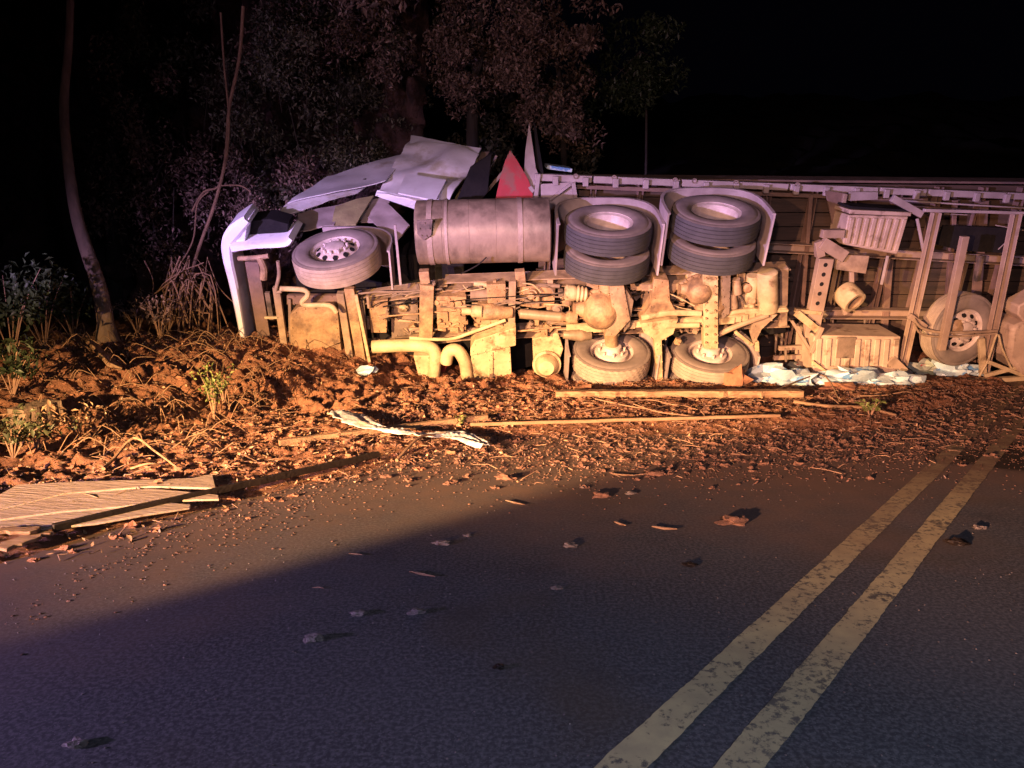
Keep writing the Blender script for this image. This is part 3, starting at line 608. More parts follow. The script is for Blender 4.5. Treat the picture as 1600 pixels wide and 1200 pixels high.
pr(T, 'recess_shade_block', [(392, 346), (420, 342), (450, 350), (448, 376), (390, 380)], .75, .3, 'dark')  # solid black block painting in the shade of the cavity
pr(T, 'chassis_shade_backing', [(450, 455), (1228, 425), (1228, 520), (880, 560), (720, 600), (560, 570), (470, 560)], .98, .03, 'dark')  # black sheet added to paint deep shade between the frame parts

# ------------------------------------------------------------------ trailer
YD = 1.02     # depth of the deck floor behind the plane of the ground contact
tr = Q.root
# floor planks run along the trailer behind the cross beams
za, zb = -.25, 2.42; xa = Q.P(842, 400, YD).x; xb = 6.4; npl = 14
pm = MB().box((0, 0, 0), (xb-xa, .035, (zb-za)/npl-.012)).build('floor_plank', M['plank'], tr, .003)
for k in range(npl):
    o = pm if k == 0 else pm.copy()
    if k: C.objects.link(o); o.parent = tr
    o.location = ((xa+xb)/2+random.uniform(-.02, .02), YD+.17+random.uniform(-.006, .006), za+(k+.5)*(zb-za)/npl)
x = xa+.12; k = 0
while x < xb:     # cross beams of the deck, one every .36 m
    MB().channel((x-.03, YD+.02, za), (x+.02, YD+.02, zb-.02), .075, .11, .01).build('cross_beam', M['red_beam'], tr, .002); x += .62 if k % 2 else .55; k += 1
def qtop(px): return (px-835)/765*30+272
for a, b in ((835, 925), (928, 1062), (1066, 1232), (1236, 1372), (1376, 1448), (1452, 1572), (1575, 1640)):
    bm(Q, 'side_rail', (a, qtop(a)+5), (b, qtop(b)+5), YD-.10, .085, .14, 'fender', bev=.006)
bm(Q, 'inner_rail', (850, 290), (1450, 313), YD-.02, .05, .10, 'red_beam'); bm(Q, 'inner_rail', (1402, 322), (1640, 338), YD-.14, .035, .08, 'red_beam')
bm(Q, 'inner_rail', (1400, 313), (1640, 328), YD-.16, .02, .05, 'fender')
for px in range(868, 1640, 47):     # pockets and lashing lugs along the rail
    p = Q.P(px, qtop(px)+9, YD-.13); MB().box(p, (.07, .05, .11)).build('lashing_pocket', M['fender'], tr, .006)
for px in (900, 960, 1055, 1085, 1150, 1246):
    p = Q.P(px, qtop(px)+1, YD-.1); MB().lathe([(.018, -.012), (.035, -.012), (.035, .012), (.018, .012), (.018, -.012)], p, (.3, 1, 0), 14).build('lashing_ring', M['chassis2'], tr)
# headboard: torn red sheets at the front of the deck
MB().prism([Q.P(x, y, YD-.1) for x, y in ((770, 334), (774, 312), (781, 280), (789, 252), (797, 235), (805, 246), (816, 264), (826, 282), (832, 300), (834, 332))], Vector((0, .012, 0))).build('headboard_sheet', M['red'], tr)
MB().prism([Q.P(x, y, YD-.04) for x, y in ((822, 330), (819, 270), (821, 235), (827, 192), (832, 225), (837, 262), (846, 285), (838, 332))], Vector((0, .03, 0))).build('headboard_post', M['fender'], tr)
MB().prism([Q.P(x, y, YD+.02) for x, y in ((838, 262), (834, 190), (838, 200), (848, 262), (850, 274))], Vector((0, .05, 0))).build('headboard_post', M['dark'], tr)
for a_, b_ in (((842, 272), (834, 334)), ((834, 300), (828, 292))): bm(Q, 'headboard_bar', a_, b_, YD-.14, .05, .05, 'fender')
MB().prism([Q.P(x, y, YD-.12) for x, y in ((845, 288), (900, 284), (898, 300), (902, 322), (846, 330))], Vector((0, .06, 0))).build('front_gusset', M['fender'], tr, .004)
bm(Q, 'front_brace', (846, 322), (892, 288), YD-.2, .035, .03, 'fender'); bm(Q, 'front_brace', (896, 286), (902, 325), YD-.2, .05, .05, 'fender')
MB().box(Q.P(872, 262, YD+.3)+Vector((0, 0, 0)), (.34, .3, .05), Matrix.Rotation(.12, 3, 'Y')).build('marker_lamp_board', M['bag'], tr, .01)
# main longitudinal beams and landing gear posts
bm(Q, 'main_beam', (1200, 387), (1640, 411), YD-.16, .125, .16, 'chassis', True); bm(Q, 'main_beam', (1190, 491), (1640, 494), YD-.16, .13, .16, 'chassis', True)
for px, w_ in ((1254, .05), (1385, .09), (1480, .06), (1525, .12)):
    bm(Q, 'deck_rib', (px+14, 302+(px-1200)*.04), (px-8, 590), YD-.04, w_, .05, 'red_beam')
MB().prism([Q.P(x, y, .78) for x, y in ((1290, 298), (1322, 302), (1312, 360), (1303, 362))], Vector((0, .03, 0))).build('gusset_plate', M['red_beam'], tr, .003)
bm(Q, 'tool_box_bracket', (1322, 303), (1308, 372), .74, .05, .05, 'chassis')
MB().prism([Q.P(x, y, .80) for x, y in ((1328, 300), (1372, 300), (1372, 312), (1326, 314))], Vector((0, .04, 0))).build('gusset_plate', M['fender'], tr, .003)
def ribbed(F, cs, w, dep, name, nr, side_dark=False):     # a moulded box with raised ribs and a flanged rim
    P = [F.P(x, y, w) for x, y in cs]     # tl tr br bl
    q = MB().prism(P, Vector((0, dep, 0)))
    o = q.build(name, M['plastic'], F.root, .015)
    for k in range(nr):
        t = (k+.5)/nr; a = P[0]*(1-t)+P[1]*t; b = P[3]*(1-t)+P[2]*t; a, b = a*.93+b*.07, a*.07+b*.93
        MB().beam(a-Vector((0, .028, 0)), b-Vector((0, .028, 0)), (P[1]-P[0]).length/nr*.55, .03).build('box_rib', M['plastic'], o, .008)
    return o, P
b1, P1 = ribbed(Q, [(1326, 336), (1420, 338), (1402, 398), (1317, 382)], .42, .42, 'tool_box', 8)
MB().beam(Q.P(1328, 331, .38), Q.P(1424, 335, .38), .05, .50).build('box_lid', M['plastic'], b1, .008)
MB().beam(Q.P(1330, 324, .42), Q.P(1422, 330, .42), .03, .40).build('box_seal', M['dark'], b1, .004)
b2, P2 = ribbed(Q, [(1272, 524), (1408, 526), (1402, 586), (1268, 586)], .18, .55, 'tool_box', 9)
MB().beam(Q.P(1270, 578, .14), Q.P(1404, 580, .14), .10, .06).build('box_lid', M['plastic'], b2, .008)
MB().prism([Q.P(x, y, .15) for x, y in ((1310, 527), (1338, 527), (1334, 560), (1306, 560))], Vector((0, .03, 0))).build('box_latch_plate', M['chassis2'], b2, .004)
# landing-gear bracket at the front of the boxes
pp = MB().prism([Q.P(x, y, .36) for x, y in ((1309, 398), (1359, 400), (1353, 428), (1306, 421))], Vector((0, .10, 0))).build('landing_leg_plate', M['chassis'], tr, .006)
bm(Q, 'landing_leg_bracket', (1286, 366), (1320, 366), .34, .10, .10, 'chassis'); bm(Q, 'landing_leg_bracket', (1280, 378), (1284, 402), .34, .10, .10, 'chassis')
bm(Q, 'landing_leg_bracket', (1286, 380), (1322, 402), .30, .15, .08, 'chassis')
leg = bm(Q, 'landing_leg', (1292, 405), (1268, 528), .30, .19, .10, 'chassis')
q = MB()
for k in range(8):
    p = Q.P(1290-k*3.1, 414+k*15, .298); MB().lathe([(0, 0), (.028, 0)], p, (0, -1, 0), 12).build('pin_hole', M['dark'], leg)
q = MB()
c = Q.P(1324, 461, .5); ax_ = Vector((.35, -.85, -.45)).normalized()
MB().lathe([(.11, .16), (.125, .165), (.155, .16), (.165, .10), (.165, -.06), (.15, -.09), (0, -.09)], c, ax_, 32).build('water_drum', M['pale'], tr, smooth=50)
MB().lathe([(.12, .15), (.11, .02), (0, .02)], c, ax_, 28).build('drum_inside', M['cast'], tr)
bm(Q, 'drum_bracket', (1332, 425), (1332, 445), .52, .05, .05, 'chassis'); bm(Q, 'drum_bracket', (1320, 480), (1322, 492), .5, .05, .05, 'chassis')
bm(Q, 'leg_brace', (1246, 490), (1278, 516), .22, .09, .06, 'pale'); bm(Q, 'leg_brace', (1238, 502), (1268, 550), .26, .035, .04, 'chassis'); bm(Q, 'leg_brace', (1244, 486), (1284, 490), .28, .05, .08, 'pale')
bm(Q, 'leg_brace', (1286, 512), (1268, 552), .16, .05, .06, 'chassis'); bm(Q, 'leg_brace', (1270, 566), (1325, 606), .08, .035, .05, 'pale')
# posts, carrier and spare wheel
bm(Q, 'support_post', (1466, 333), (1413, 572), .26, .105, .08, 'chassis', True); bm(Q, 'support_post', (1510, 370), (1473, 548), .10, .09, .07, 'chassis'); bm(Q, 'support_post', (1592, 335), (1540, 585), .20, .11, .08, 'chassis', True)
bm(Q, 'support_post', (1535, 400), (1528, 440), .6, .06, .06, 'chassis2'); bm(Q, 'top_bar', (1446, 329), (1640, 334), .24, .035, .06, 'fender')
bm(Q, 'diagonal_brace', (1396, 310), (1442, 336), .40, .085, .06, 'fender'); bm(Q, 'diagonal_brace', (1434, 342), (1445, 398), .46, .03, .03, 'fender')
bm(Q, 'hanger', (1378, 445), (1388, 400), .6, .03, .03, 'fender'); MB().prism([Q.P(x, y, .5) for x, y in ((1476, 352), (1592, 357), (1572, 396), (1504, 392), (1462, 382))], Vector((0, .05, 0))).build('mud_flap', M['dark'], tr, .004)
for x1, y1, x2, y2 in ((1476, 334, 1512, 336), (1556, 352, 1600, 360), (1595, 358, 1560, 390)): bm(Q, 'cable', (x1, y1), (x2, y2), .4, .012, .012, 'fender')
sc_ = Q.P(1497, 514, .40); wheel(Q, (sc_.x, .42, sc_.z), r=.50, w=.26, style='convex', ax=(.16, -1, .05), tread='tread_dusty')
for o in [o for o in tr.children if o.name.startswith('wheel')]: o.name = 'spare_wheel'
tb(Q, 'spare_wheel_carrier', [(1428, 498), (1440, 512), (1468, 519), (1520, 519), (1558, 517)], .17, .018, 'chassis'); tb(Q, 'spare_wheel_carrier', [(1428, 506), (1440, 522), (1470, 526), (1520, 524), (1558, 521)], .15, .014, 'chassis')
bm(Q, 'carrier_arm', (1422, 494), (1448, 512), .2, .07, .05, 'chassis'); tb(Q, 'carrier_hook', [(1530, 588), (1545, 560), (1558, 522), (1566, 545), (1580, 575)], .12, .014, 'pale', 8)
bm(Q, 'carrier_arm', (1535, 530), (1538, 584), .15, .08, .05, 'pale')
MB().lathe([(0, -.03), (.05, -.03), (.08, 0), (.12, .03)], Q.P(1497, 514, .27), (0, 1, 0), 20).build('clamp_plate', M['cast'], tr)
# bottom rail on the road
bm(Q, 'side_rail', (1440, 601), (1640, 590), .10, .06, .06, 'pale'); bm(Q, 'side_rail', (1180, 598), (1400, 600), .55, .06, .08, 'chassis2'); bm(Q, 'lower_brace', (1545, 566), (1612, 592), .12, .05, .05, 'pale')
bm(Q, 'lower_brace', (1392, 562), (1430, 598), .14, .13, .06, 'chassis'); bm(Q, 'lower_brace', (1412, 590), (1448, 602), .10, .07, .06, 'pale'); bm(Q, 'lower_brace', (1540, 588), (1590, 575), .14, .05, .04, 'pale')
MB().prism([Q.P(x, y, .15) for x, y in ((1592, 478), (1640, 452), (1640, 520), (1604, 508), (1590, 492))], Vector((0, .3, 0))).build('bellows_cover', M['plastic'], tr, .02)
MB().prism([Q.P(x, y, .10) for x, y in ((1582, 512), (1600, 504), (1640, 504), (1640, 590), (1598, 588), (1576, 560))], Vector((0, .5, 0))).build('water_tank', M['plastic'], tr, .05)
for px, py in ((1202, 572), (1230, 560), (1238, 545)): bm(Q, 'lower_brace', (px-20, py), (px+22, py-2), .5, .06, .05, 'chassis')
bm(Q, 'lower_brace', (1228, 545), (1230, 600), .3, .025, .03, 'chassis2')
for px in (1213, 1222, 1262, 1300, 1350): bm(Q, 'deck_bolt_strip', (px+2, 500), (px-4, 596), YD-.06, .02, .03, 'chassis2')
# headboard side and low side boards beyond the rail
MB().box(((xa+xb)/2, YD+.48, zb+.02), (xb-xa, .5, .03)).build('side_board', M['red_beam'], tr, .004)

# ------------------------------------------------------------------ loose things on the ground
def onland(px, py):     # where the view ray first meets the dirt
    r = ray(px, py); o = Vector((0, 0, HC)); t = 2.0
    while t < 16:
        p = o+r*t; h = max(0, float(hdirt(p.x, p.y)))
        if p.z <= h: return Vector((p.x, p.y, h))
        t += .02
    return gnd(px, py)
def board(name, a, b, wd, th, m, label, cat, lift=.02, seg=14, rag=.015, group=None, roll=0):
    A = onland(*a)+Vector((0, 0, lift)); B = onland(*b)+Vector((0, 0, lift)); t = (B-A); sd = Vector((t.y, -t.x, 0)).normalized(); up = Vector((0, 0, 1))
    sd = (sd*math.cos(roll)+up*math.sin(roll)); up = sd.cross(t).normalized(); up = up if up.z > 0 else -up; P = []; rr = random.Random(a[0])
    for i in range(seg+1):
        p = A+t*i/seg; w1 = wd/2+rr.uniform(-rag, rag); w2 = wd/2+rr.uniform(-rag, rag); z = rr.uniform(-.003, .003)
        P += [p-sd*w1+up*z, p+sd*w2+up*z, p+sd*w2+up*(th+z), p-sd*w1+up*(th+z)]
    F = []
    for i in range(seg):
        for j in range(4): q_ = i*4+j; r_ = i*4+(j+1) % 4; F.append((q_, r_, r_+4, q_+4))
    F += [(0, 1, 2, 3), tuple(seg*4+j for j in (3, 2, 1, 0))]
    o = MB().add(P, F).build(name, M[m], None, .004); return tag(o, label, cat, group)
board('wooden_beam', (868, 622), (1252, 621), .15, .075, 'wood', 'long pale timber beam lying in front of the lower rear wheels', 'beam', 0, 46, .022)
board('thin_pole', (735, 671), (1218, 658), .035, .03, 'oldwood', 'long thin straight pole lying across the debris in front of the beam', 'pole', .03, 24, .003)
board('branch_pole', (436, 697), (760, 657), .06, .05, 'oldwood', 'weathered brown pole half buried in red soil above the cloth', 'pole', .0, 24, .012)
board('metal_rail', (84, 842), (592, 722), .035, .045, 'rust_shade', 'long dark rusty metal bar lying along the road edge', 'bar', .035, 20, .001)
def flatboard(name, poly, m, label, cat, th=.03, lift=.03, split=None):
    P = [onland(x, y) for x, y in poly]; z = sum(p.z for p in P)/len(P); P = [Vector((p.x, p.y, p.z*.5+z*.5+lift)) for p in P]
    o = MB().prism(P, Vector((0, 0, th))).build(name, M[m], None, .003); return tag(o, label, cat)
wb = empty('plywood_sheet', onland(170, 790)); tag(wb, 'large splintered wooden board lying flat at the left road edge', 'board'); wb.location = (0, 0, 0)
def plankz(p): return .035+.07*max(0, (p.y-3.54)*.645-(p.x+2.58)*.764)
for pl, nm in (([(-30, 800), (28, 771), (120, 763), (230, 756), (300, 751), (332, 744), (337, 762), (290, 763), (236, 764), (180, 770), (100, 779), (-30, 812)], 'board_strip'),
               ([(-32, 814), (98, 781), (182, 772), (238, 767), (300, 769), (341, 771), (342, 776), (306, 778), (262, 782), (180, 793), (90, 803), (-34, 822)], 'board_strip'),
               ([(-34, 824), (90, 805), (182, 795), (262, 784), (298, 785), (296, 789), (230, 800), (150, 815), (60, 826), (-40, 832)], 'board_strip')):
    P = []
    for x, y in pl: p = gnd(x, y, .07); p.z = plankz(p); P.append(p)
    MB().prism(P, Vector((0, 0, .014))).build(nm, M['boardwood'], wb, .003)
board('split_lath', (0, 872), (74, 842), .10, .02, 'wood', 'pale split lath nearest the road at the left picture edge', 'wood scrap', .03, 10, .02, None)
board('split_lath', (0, 846), (62, 846), .07, .02, 'wood', 'short split lath between the big board and the nearer lath', 'wood scrap', .05, 8, .02, None)
board('timber_scrap', (140, 548), (182, 588), .14, .04, 'wood', 'small pale jagged board tilted against the soil below the leaning trunk', 'wood scrap', .05, 8, .03, None, .5)
board('log', (30, 668), (88, 650), .22, .2, 'bark', 'short thick brown log half buried in leaves at the far left', 'log', -.05, 8, .01)
# crumpled cloth strip
def strip(name, pts, m, label, cat, wds, amp=.03):
    c = smooth_pts([onland(x, y)+Vector((0, 0, .05)) for x, y in pts], 14); n = len(c); K = 14; P = []
    for i, p in enumerate(c):
        t = (c[min(i+1, n-1)]-c[max(i-1, 0)]).normalized(); sd = Vector((t.y, -t.x, 0)).normalized(); f = i/(n-1)*(len(wds)-1); j = min(int(f), len(wds)-2); wd = wds[j]*(1-(f-j))+wds[j+1]*(f-j); wd *= 1+.35*mnoise.noise(Vector((i*.35, 0, 5)))
        for k in range(K+1):
            q_ = p+sd*wd*(k/K-.5); q_.z += mnoise.noise(Vector((k*.33, i*.10, 3)))*amp*1.4+abs(mnoise.noise(Vector((k*.8+i*.3, i*.25, 9))))*amp*1.1+amp*(1-(2*k/K-1)**2); P.append(q_)
    F = [(i*(K+1)+k, i*(K+1)+k+1, (i+1)*(K+1)+k+1, (i+1)*(K+1)+k) for i in range(n-1) for k in range(K)]
    o = MB().add(P, F).build(name, M[m], None, smooth=60); s_ = o.modifiers.new('thickness', 'SOLIDIFY'); s_.thickness = .004; return tag(o, label, cat)
strip('cloth_rag', [(524, 652), (548, 662), (580, 676), (620, 684), (665, 690), (715, 690), (758, 708)], 'cloth', 'long crumpled white cloth lying on the red soil', 'cloth', [.12, .28, .24, .14, .12, .18, .22, .10], .017)
# sticks and vines lying about
def stick(name, pts, r, m, label, cat, group=None, lift=.02):
    c = smooth_pts([onland(x, y)+Vector((0, 0, lift+(p[0] if p else 0))) for x, y, *p in pts], 5); n = len(c)
    o = MB().tube(c, [r*(1-.5*i/n) for i in range(n)], 7).build(name, M[m]); return tag(o, label, cat, group)
stick('bent_stick', [(162, 738), (178, 722), (212, 714, .12), (245, 726, .08), (284, 740)], .014, 'wood', 'pale arched stick above the large wooden board', 'stick')
stick('bent_stick', [(205, 739), (235, 738, .03), (262, 732)], .009, 'wood', 'short thin twig under the pale arched stick', 'stick')
stick('fallen_branch', [(1240, 632), (1290, 638), (1345, 640), (1400, 652)], .022, 'oldwood', 'thin brown branch beside the small green plant near the trailer', 'branch')
stick('bent_wire', [(1340, 622), (1380, 628, .05), (1424, 634, .12), (1426, 660)], .008, 'oldwood', 'thin bent wire standing right of the small green plant', 'wire')
stick('fallen_branch', [(1190, 625), (1280, 600, .1), (1312, 630)], .012, 'oldwood', 'thin curved branch by the end of the timber beam', 'branch')
stl = ['topmost left dry stick just under the timber beam', 'arched dry stick in the middle of the tangle under the timber beam', 'leftmost dry stick near the red clay lump', 'lowest right dry stick just above the thin pole', 'longest dry stick crossing the tangle above the thin pole']
for k, (a, b, c_) in enumerate((((930, 628), (985, 640), (1040, 648)), ((965, 642), (1010, 630), (1060, 640)), ((900, 650), (960, 636), (1000, 626)), ((1000, 652), (1050, 636), (1090, 645)), ((990, 636), (1030, 650), (1085, 655)))):
    stick('straw_stick', [a, b, c_], .007, 'twig', stl[k], 'stick', 'dry sticks below the timber beam', .03)
stick('fallen_branch', [(620, 724), (660, 700, .08), (700, 690)], .014, 'oldwood', 'small branch stuck in debris below the white cloth', 'branch')
# spilled plastic bags under the trailer
bagl = [(1200, 600, .17, 'bag', 'white and blue plastic bag at the left end of the spill below the trailer'), (1235, 604, .19, 'bag', 'light blue plastic bag beside the end of the timber beam'),
        (1262, 590, .16, 'bag2', 'white bag with a red printed mark beneath the ribbed tool box'), (1216, 580, .13, 'bag2', 'greenish white bag under the trailer left of the tool box'),
        (1318, 604, .15, 'bag', 'small white bag below the middle of the ribbed tool box'), (1362, 604, .20, 'bag', 'large white plastic bag below the right part of the tool box'), (1410, 604, .15, 'bag', 'bluish plastic bag at the foot of the slanting post'),
        (1450, 586, .17, 'bag2', 'white printed bag left of the spare wheel foot'), (1492, 588, .17, 'bag', 'flat white bag right below the spare wheel'), (1524, 588, .14, 'bag', 'white and dark blue bag right of the spare wheel foot')]
for x, y, r, m, lb in bagl:
    p = gnd(x, y+4); p = Vector((p.x, p.y, 0)); o = MB().blob(p+Vector((0, .14, r*.45)), r*1.15, (1.35, .9, .62), .8, 3).build('plastic_bag', M[m]); tag(o, lb, 'bag', 'plastic bags spilled under the trailer')
o = MB().blob(onland(575, 588)+Vector((0, -.1, .08)), .09, (1.3, .8, .6), .8, 2).build('plastic_scrap', M['bag']); tag(o, 'small crumpled white plastic scrap below the front axle beam', 'plastic scrap')
o = MB().blob(onland(910, 612)+Vector((0, -.05, .03)), .09, (1.3, .8, .5), .8, 2).build('clay_clod', M['clay']); tag(o, 'red clay lump at the left end of the timber beam', 'clod')
p = gnd(1152, 612); o = MB().blob(Vector((p.x, p.y+.1, .14)), .13, (1.2, .7, 1.1), .6, 2).build('clay_clod', M['clay']); tag(o, 'red clay lump leaning on the lower rear tyre', 'clod')
p = gnd(1308, 612); o = MB().blob(Vector((p.x, p.y, .02)), .17, (1.5, .8, .5), .6, 2).build('clay_clod', M['clay']); tag(o, 'flat orange clay lump below the ribbed tool box', 'clod')

# stones, chips and splinters on the asphalt, each its own thing
chips = [(490, 1000, .034, 's', 'round pale pebble nearest the camera on the left lane'), (560, 960, .03, 's', 'small pebble above and right of the nearest pebble'), (652, 958, .03, 's', 'pebble in mid lane right of two others'),
         (690, 850, .035, 's', 'curled pale chip just inside the shadow edge'), (892, 854, .035, 's', 'pebble with two lumps in the lane centre'), (1146, 818, .07, 'c', 'flat reddish clod on the lane left of the yellow lines'),
         (1025, 742, .06, 'c', 'bright orange clod at the rim of the mud'), (790, 749, .06, 'c', 'orange clod at the shadow edge below the white cloth'), (940, 776, .05, 'c', 'reddish clod under the two pale chips'), (870, 920, .022, 's', 'tiny pebble in the lane beside dark specks'),
         (120, 1165, .03, 's', 'pebble at the lower left corner of the road'), (730, 838, .02, 's', 'tiny light pebble right of the curled chip'), (1495, 850, .05, 'd', 'dark clod on the asphalt right of the yellow lines'), (1530, 826, .03, 's', 'pale pebble right of the double yellow lines'),
         (1078, 884, .03, 'd', 'dark flat clod in the middle of the lane'), (780, 1044, .02, 'd', 'tiny dark chip low in the middle of the lane'), (985, 772, .03, 's', 'small white chip beside the reddish clod')]
for x, y, r, kd, lb in chips:
    p = gnd(x, y); o = MB().blob(p+Vector((0, 0, r*.22)), r*.8, (1.4, .9, .5), .5, 3).build('pebble' if kd == 's' else 'clod', M['stone' if kd == 's' else 'mud' if kd == 'c' else 'rust_shade']); tag(o, lb, 'stone' if kd == 's' else 'clod')
for x, y, x2, y2, r, lb in ((640, 896, 680, 904, .011, 'pale splinter in the dark lane below the curled chip'), (1018, 826, 1058, 830, .014, 'long pale bark chip in the lane centre'), (960, 818, 978, 824, .012, 'short bright bark chip left of the long one'),
                            (545, 867, 566, 869, .008, 'short pale splinter left of the curled chip'), (790, 784, 820, 791, .010, 'thin pale twig at the shadow edge'), (955, 742, 992, 745, .012, 'pale twig beside the orange clod'), (488, 920, 506, 921, .006, 'tiny faint splinter in the left lane')):
    a = gnd(x, y); b = gnd(x2, y2); m_ = (a+b)/2+Vector((0, .008, .006)); o = MB().tube([a+Vector((0, 0, r)), m_, b+Vector((0, 0, r))], [r*.3, r*.6, r*.2], 7).build('wood_splinter', M['wood']); tag(o, lb, 'splinter')

# ---- debris nobody could count
def scatter(n, fn):   # fn -> (x, y) samples, kept on dirt
    out = []
    while len(out) < n:
        x, y = fn(); h = float(hdirt(x, y)); out.append((x, y, max(h, 0)))
    return out
random.seed(21)
def reg_left():
    while True:
        y = random.uniform(3.6, 9.6); x = random.uniform(-8, 2.5); s = (y-3.54)*.645-(x+2.58)*.764
        if s > random.uniform(-.35, .6): return x, y
def reg_deb():
    while True:
        x = random.uniform(-1.5, 7); y = random.uniform(4.9, 9.5); yb = 5.85+.14*max(0, x-1)
        if y > yb-abs(random.gauss(0, .55)) and (x+2.58)*.764-(y-3.54)*.645 < 2.9+abs(random.gauss(0, .5))+(1.2 if random.random() < .10 else 0): return x, y
q = MB()
for x, y, z in scatter(4200, reg_left):
    r = random.choice((.006, .008, .012, .014, .018, .026))*random.uniform(.7, 1.2); q.blob((x, y, z+r*.1), r, (1.3, 1, .7), 1.0, 2 if r > .012 else 1)
q.build('dirt_crumbs', M['clay'], kind='stuff', smooth=None)
q = MB()
for x, y, z in scatter(5200, reg_deb):
    r = random.choice((.005, .006, .008, .010, .012, .016, .022))*random.uniform(.7, 1.2); q.blob((x, y, z+r*.1), r, (1.3, 1, .7), 1.0, 2 if r > .012 else 1)
for k in range(9000):     # fine mud thinning out over the asphalt
    x = random.uniform(-2.2, 6); yb = 5.6+.14*max(0, x-1) if x > -.6 else 5.6+(x+.6)*1.18; y = yb+random.gauss(.25, .5)
    if y > 9.3: continue
    r = random.choice((.0025, .0035, .005, .007)); q.blob((x, y, max(float(hdirt(x, y)), 0)+r*.2), r, (1.3, 1, .6), .6, 1)
q.build('mud_crumbs', M['mud'], kind='stuff', smooth=None)
def leaflitter(name, pts, m, smin, smax, curl=.6, tilt=.7):
    V = []; F = []
    for x, y, z in pts:
        s = random.uniform(smin, smax); R = Euler((random.gauss(0, tilt), random.gauss(0, tilt), random.uniform(0, 6.3))).to_matrix(); w = s*random.uniform(.3, .55); c = random.uniform(.1, curl)*s; o = len(V)
        for a in ((-s, 0, c*.5), (-.1*s, w, c*.3), (s, 0, c*.6), (-.1*s, -w, c*.3), (0, 0, -c*.3)): V.append(tuple(R @ Vector(a)+Vector((x, y, z+s*.3))))
        F += [(o, o+4, o+1), (o+1, o+4, o+2), (o+2, o+4, o+3), (o+3, o+4, o)]
    return fastmesh(name, V, F, M[m], 'stuff')
leaflitter('dead_leaf_litter', scatter(9500, reg_left)+scatter(700, reg_deb), 'dead', .010, .026)
leaflitter('dark_leaf_litter', scatter(5500, reg_deb)+scatter(3500, reg_left), 'darklit', .009, .024)
q = MB()
for x, y, z in scatter(1500, reg_left)+scatter(700, reg_deb):
    L_ = random.uniform(.03, .05)+random.random()**3*.2; a = random.uniform(0, 6.3); e = random.gauss(0, .3); d = Vector((math.cos(a), math.sin(a), math.sin(e)))*L_; p = Vector((x, y, z+.015)); q.tube([p-d/2, p+Vector((random.gauss(0, .02), random.gauss(0, .02), .01)), p+d/2], [.0035, .003, .0015], 4, False)
q.build('twig_litter', M['twig'], kind='stuff', smooth=None)
q = MB(); random.seed(5)     # grit on the asphalt
for k in range(3600):
    x = random.uniform(-2.5, 5); y = random.uniform(1.3, 7) if k % 2 else random.uniform(1.3, 3.6)
    r = random.choice((.0012, .0016, .002, .0035)); q.blob((x, y, r*.5), r, (1.2, 1, .7), .4, 1)
q.build('road_grit', M['stone'], kind='stuff', smooth=None)

# ------------------------------------------------------------------ plants and trees
def leafcloud(name, centres, n, size, m, parent=None, droop=.3):
    V = []; F = []
    for k in range(n):
        c, rad = random.choice(centres); d = Vector((random.gauss(0, 1), random.gauss(0, 1), random.gauss(0, 1))); d = d.normalized()*random.random()**.45
        p = c+Vector((d.x*rad[0], d.y*rad[1], d.z*rad[2])); s = size*random.uniform(.6, 1.3); R = Euler((random.uniform(-1.2, 1.2), random.uniform(-1.2, 1.2), random.uniform(0, 6.3))).to_matrix(); o = len(V); w = s*.42
        for a in ((-s, 0, 0), (-.1*s, w, .12*s), (s, 0, -droop*s), (-.1*s, -w, .12*s)): V.append(tuple(R @ Vector(a)+p))
        F += [(o, o+1, o+2), (o, o+2, o+3)]
    ob = fastmesh(name, V, F, M[m])
    if parent: ob.parent = parent
    return ob
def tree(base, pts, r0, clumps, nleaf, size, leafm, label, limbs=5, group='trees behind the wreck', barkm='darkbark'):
    root = empty('tree', base); base = Vector(base)
    c = [Vector(p)-base for p in pts]; c = smooth_pts(c, 4); n = len(c); MB().tube(c, [r0*(1-.65*i/n)*(1+(.7*max(0, 1-i/3) if n > 20 else 0)) for i in range(n)], 12).build('trunk', M[barkm], root)
    cl = [(Vector(p)-base, rd) for p, rd in clumps]
    for k in range(min(limbs, len(cl))):
        t = c[int(n*random.uniform(.5, .95))]; e = cl[k][0]; md = (t+e)/2+Vector((random.gauss(0, .2), random.gauss(0, .1), random.uniform(0, .1))); MB().tube(smooth_pts([t, md, e], 4), [r0*.3*(1-.08*i) for i in range(9)], 6).build('limb', M[barkm], root)
    if cl: leafcloud('crown', cl, nleaf, size, leafm, root)
    return tag(root, label, 'tree', group)
def cl(px, py, Y, rx, rz, n=8):     # a cluster of leaf clumps round one place
    c = at(px, py, Y); return [(c+Vector((random.uniform(-rx, rx), random.uniform(-.8, .8), random.uniform(-rz, rz))), (random.uniform(.2, .5),)*2+(random.uniform(.15, .45),)) for _ in range(n)]
random.seed(33)
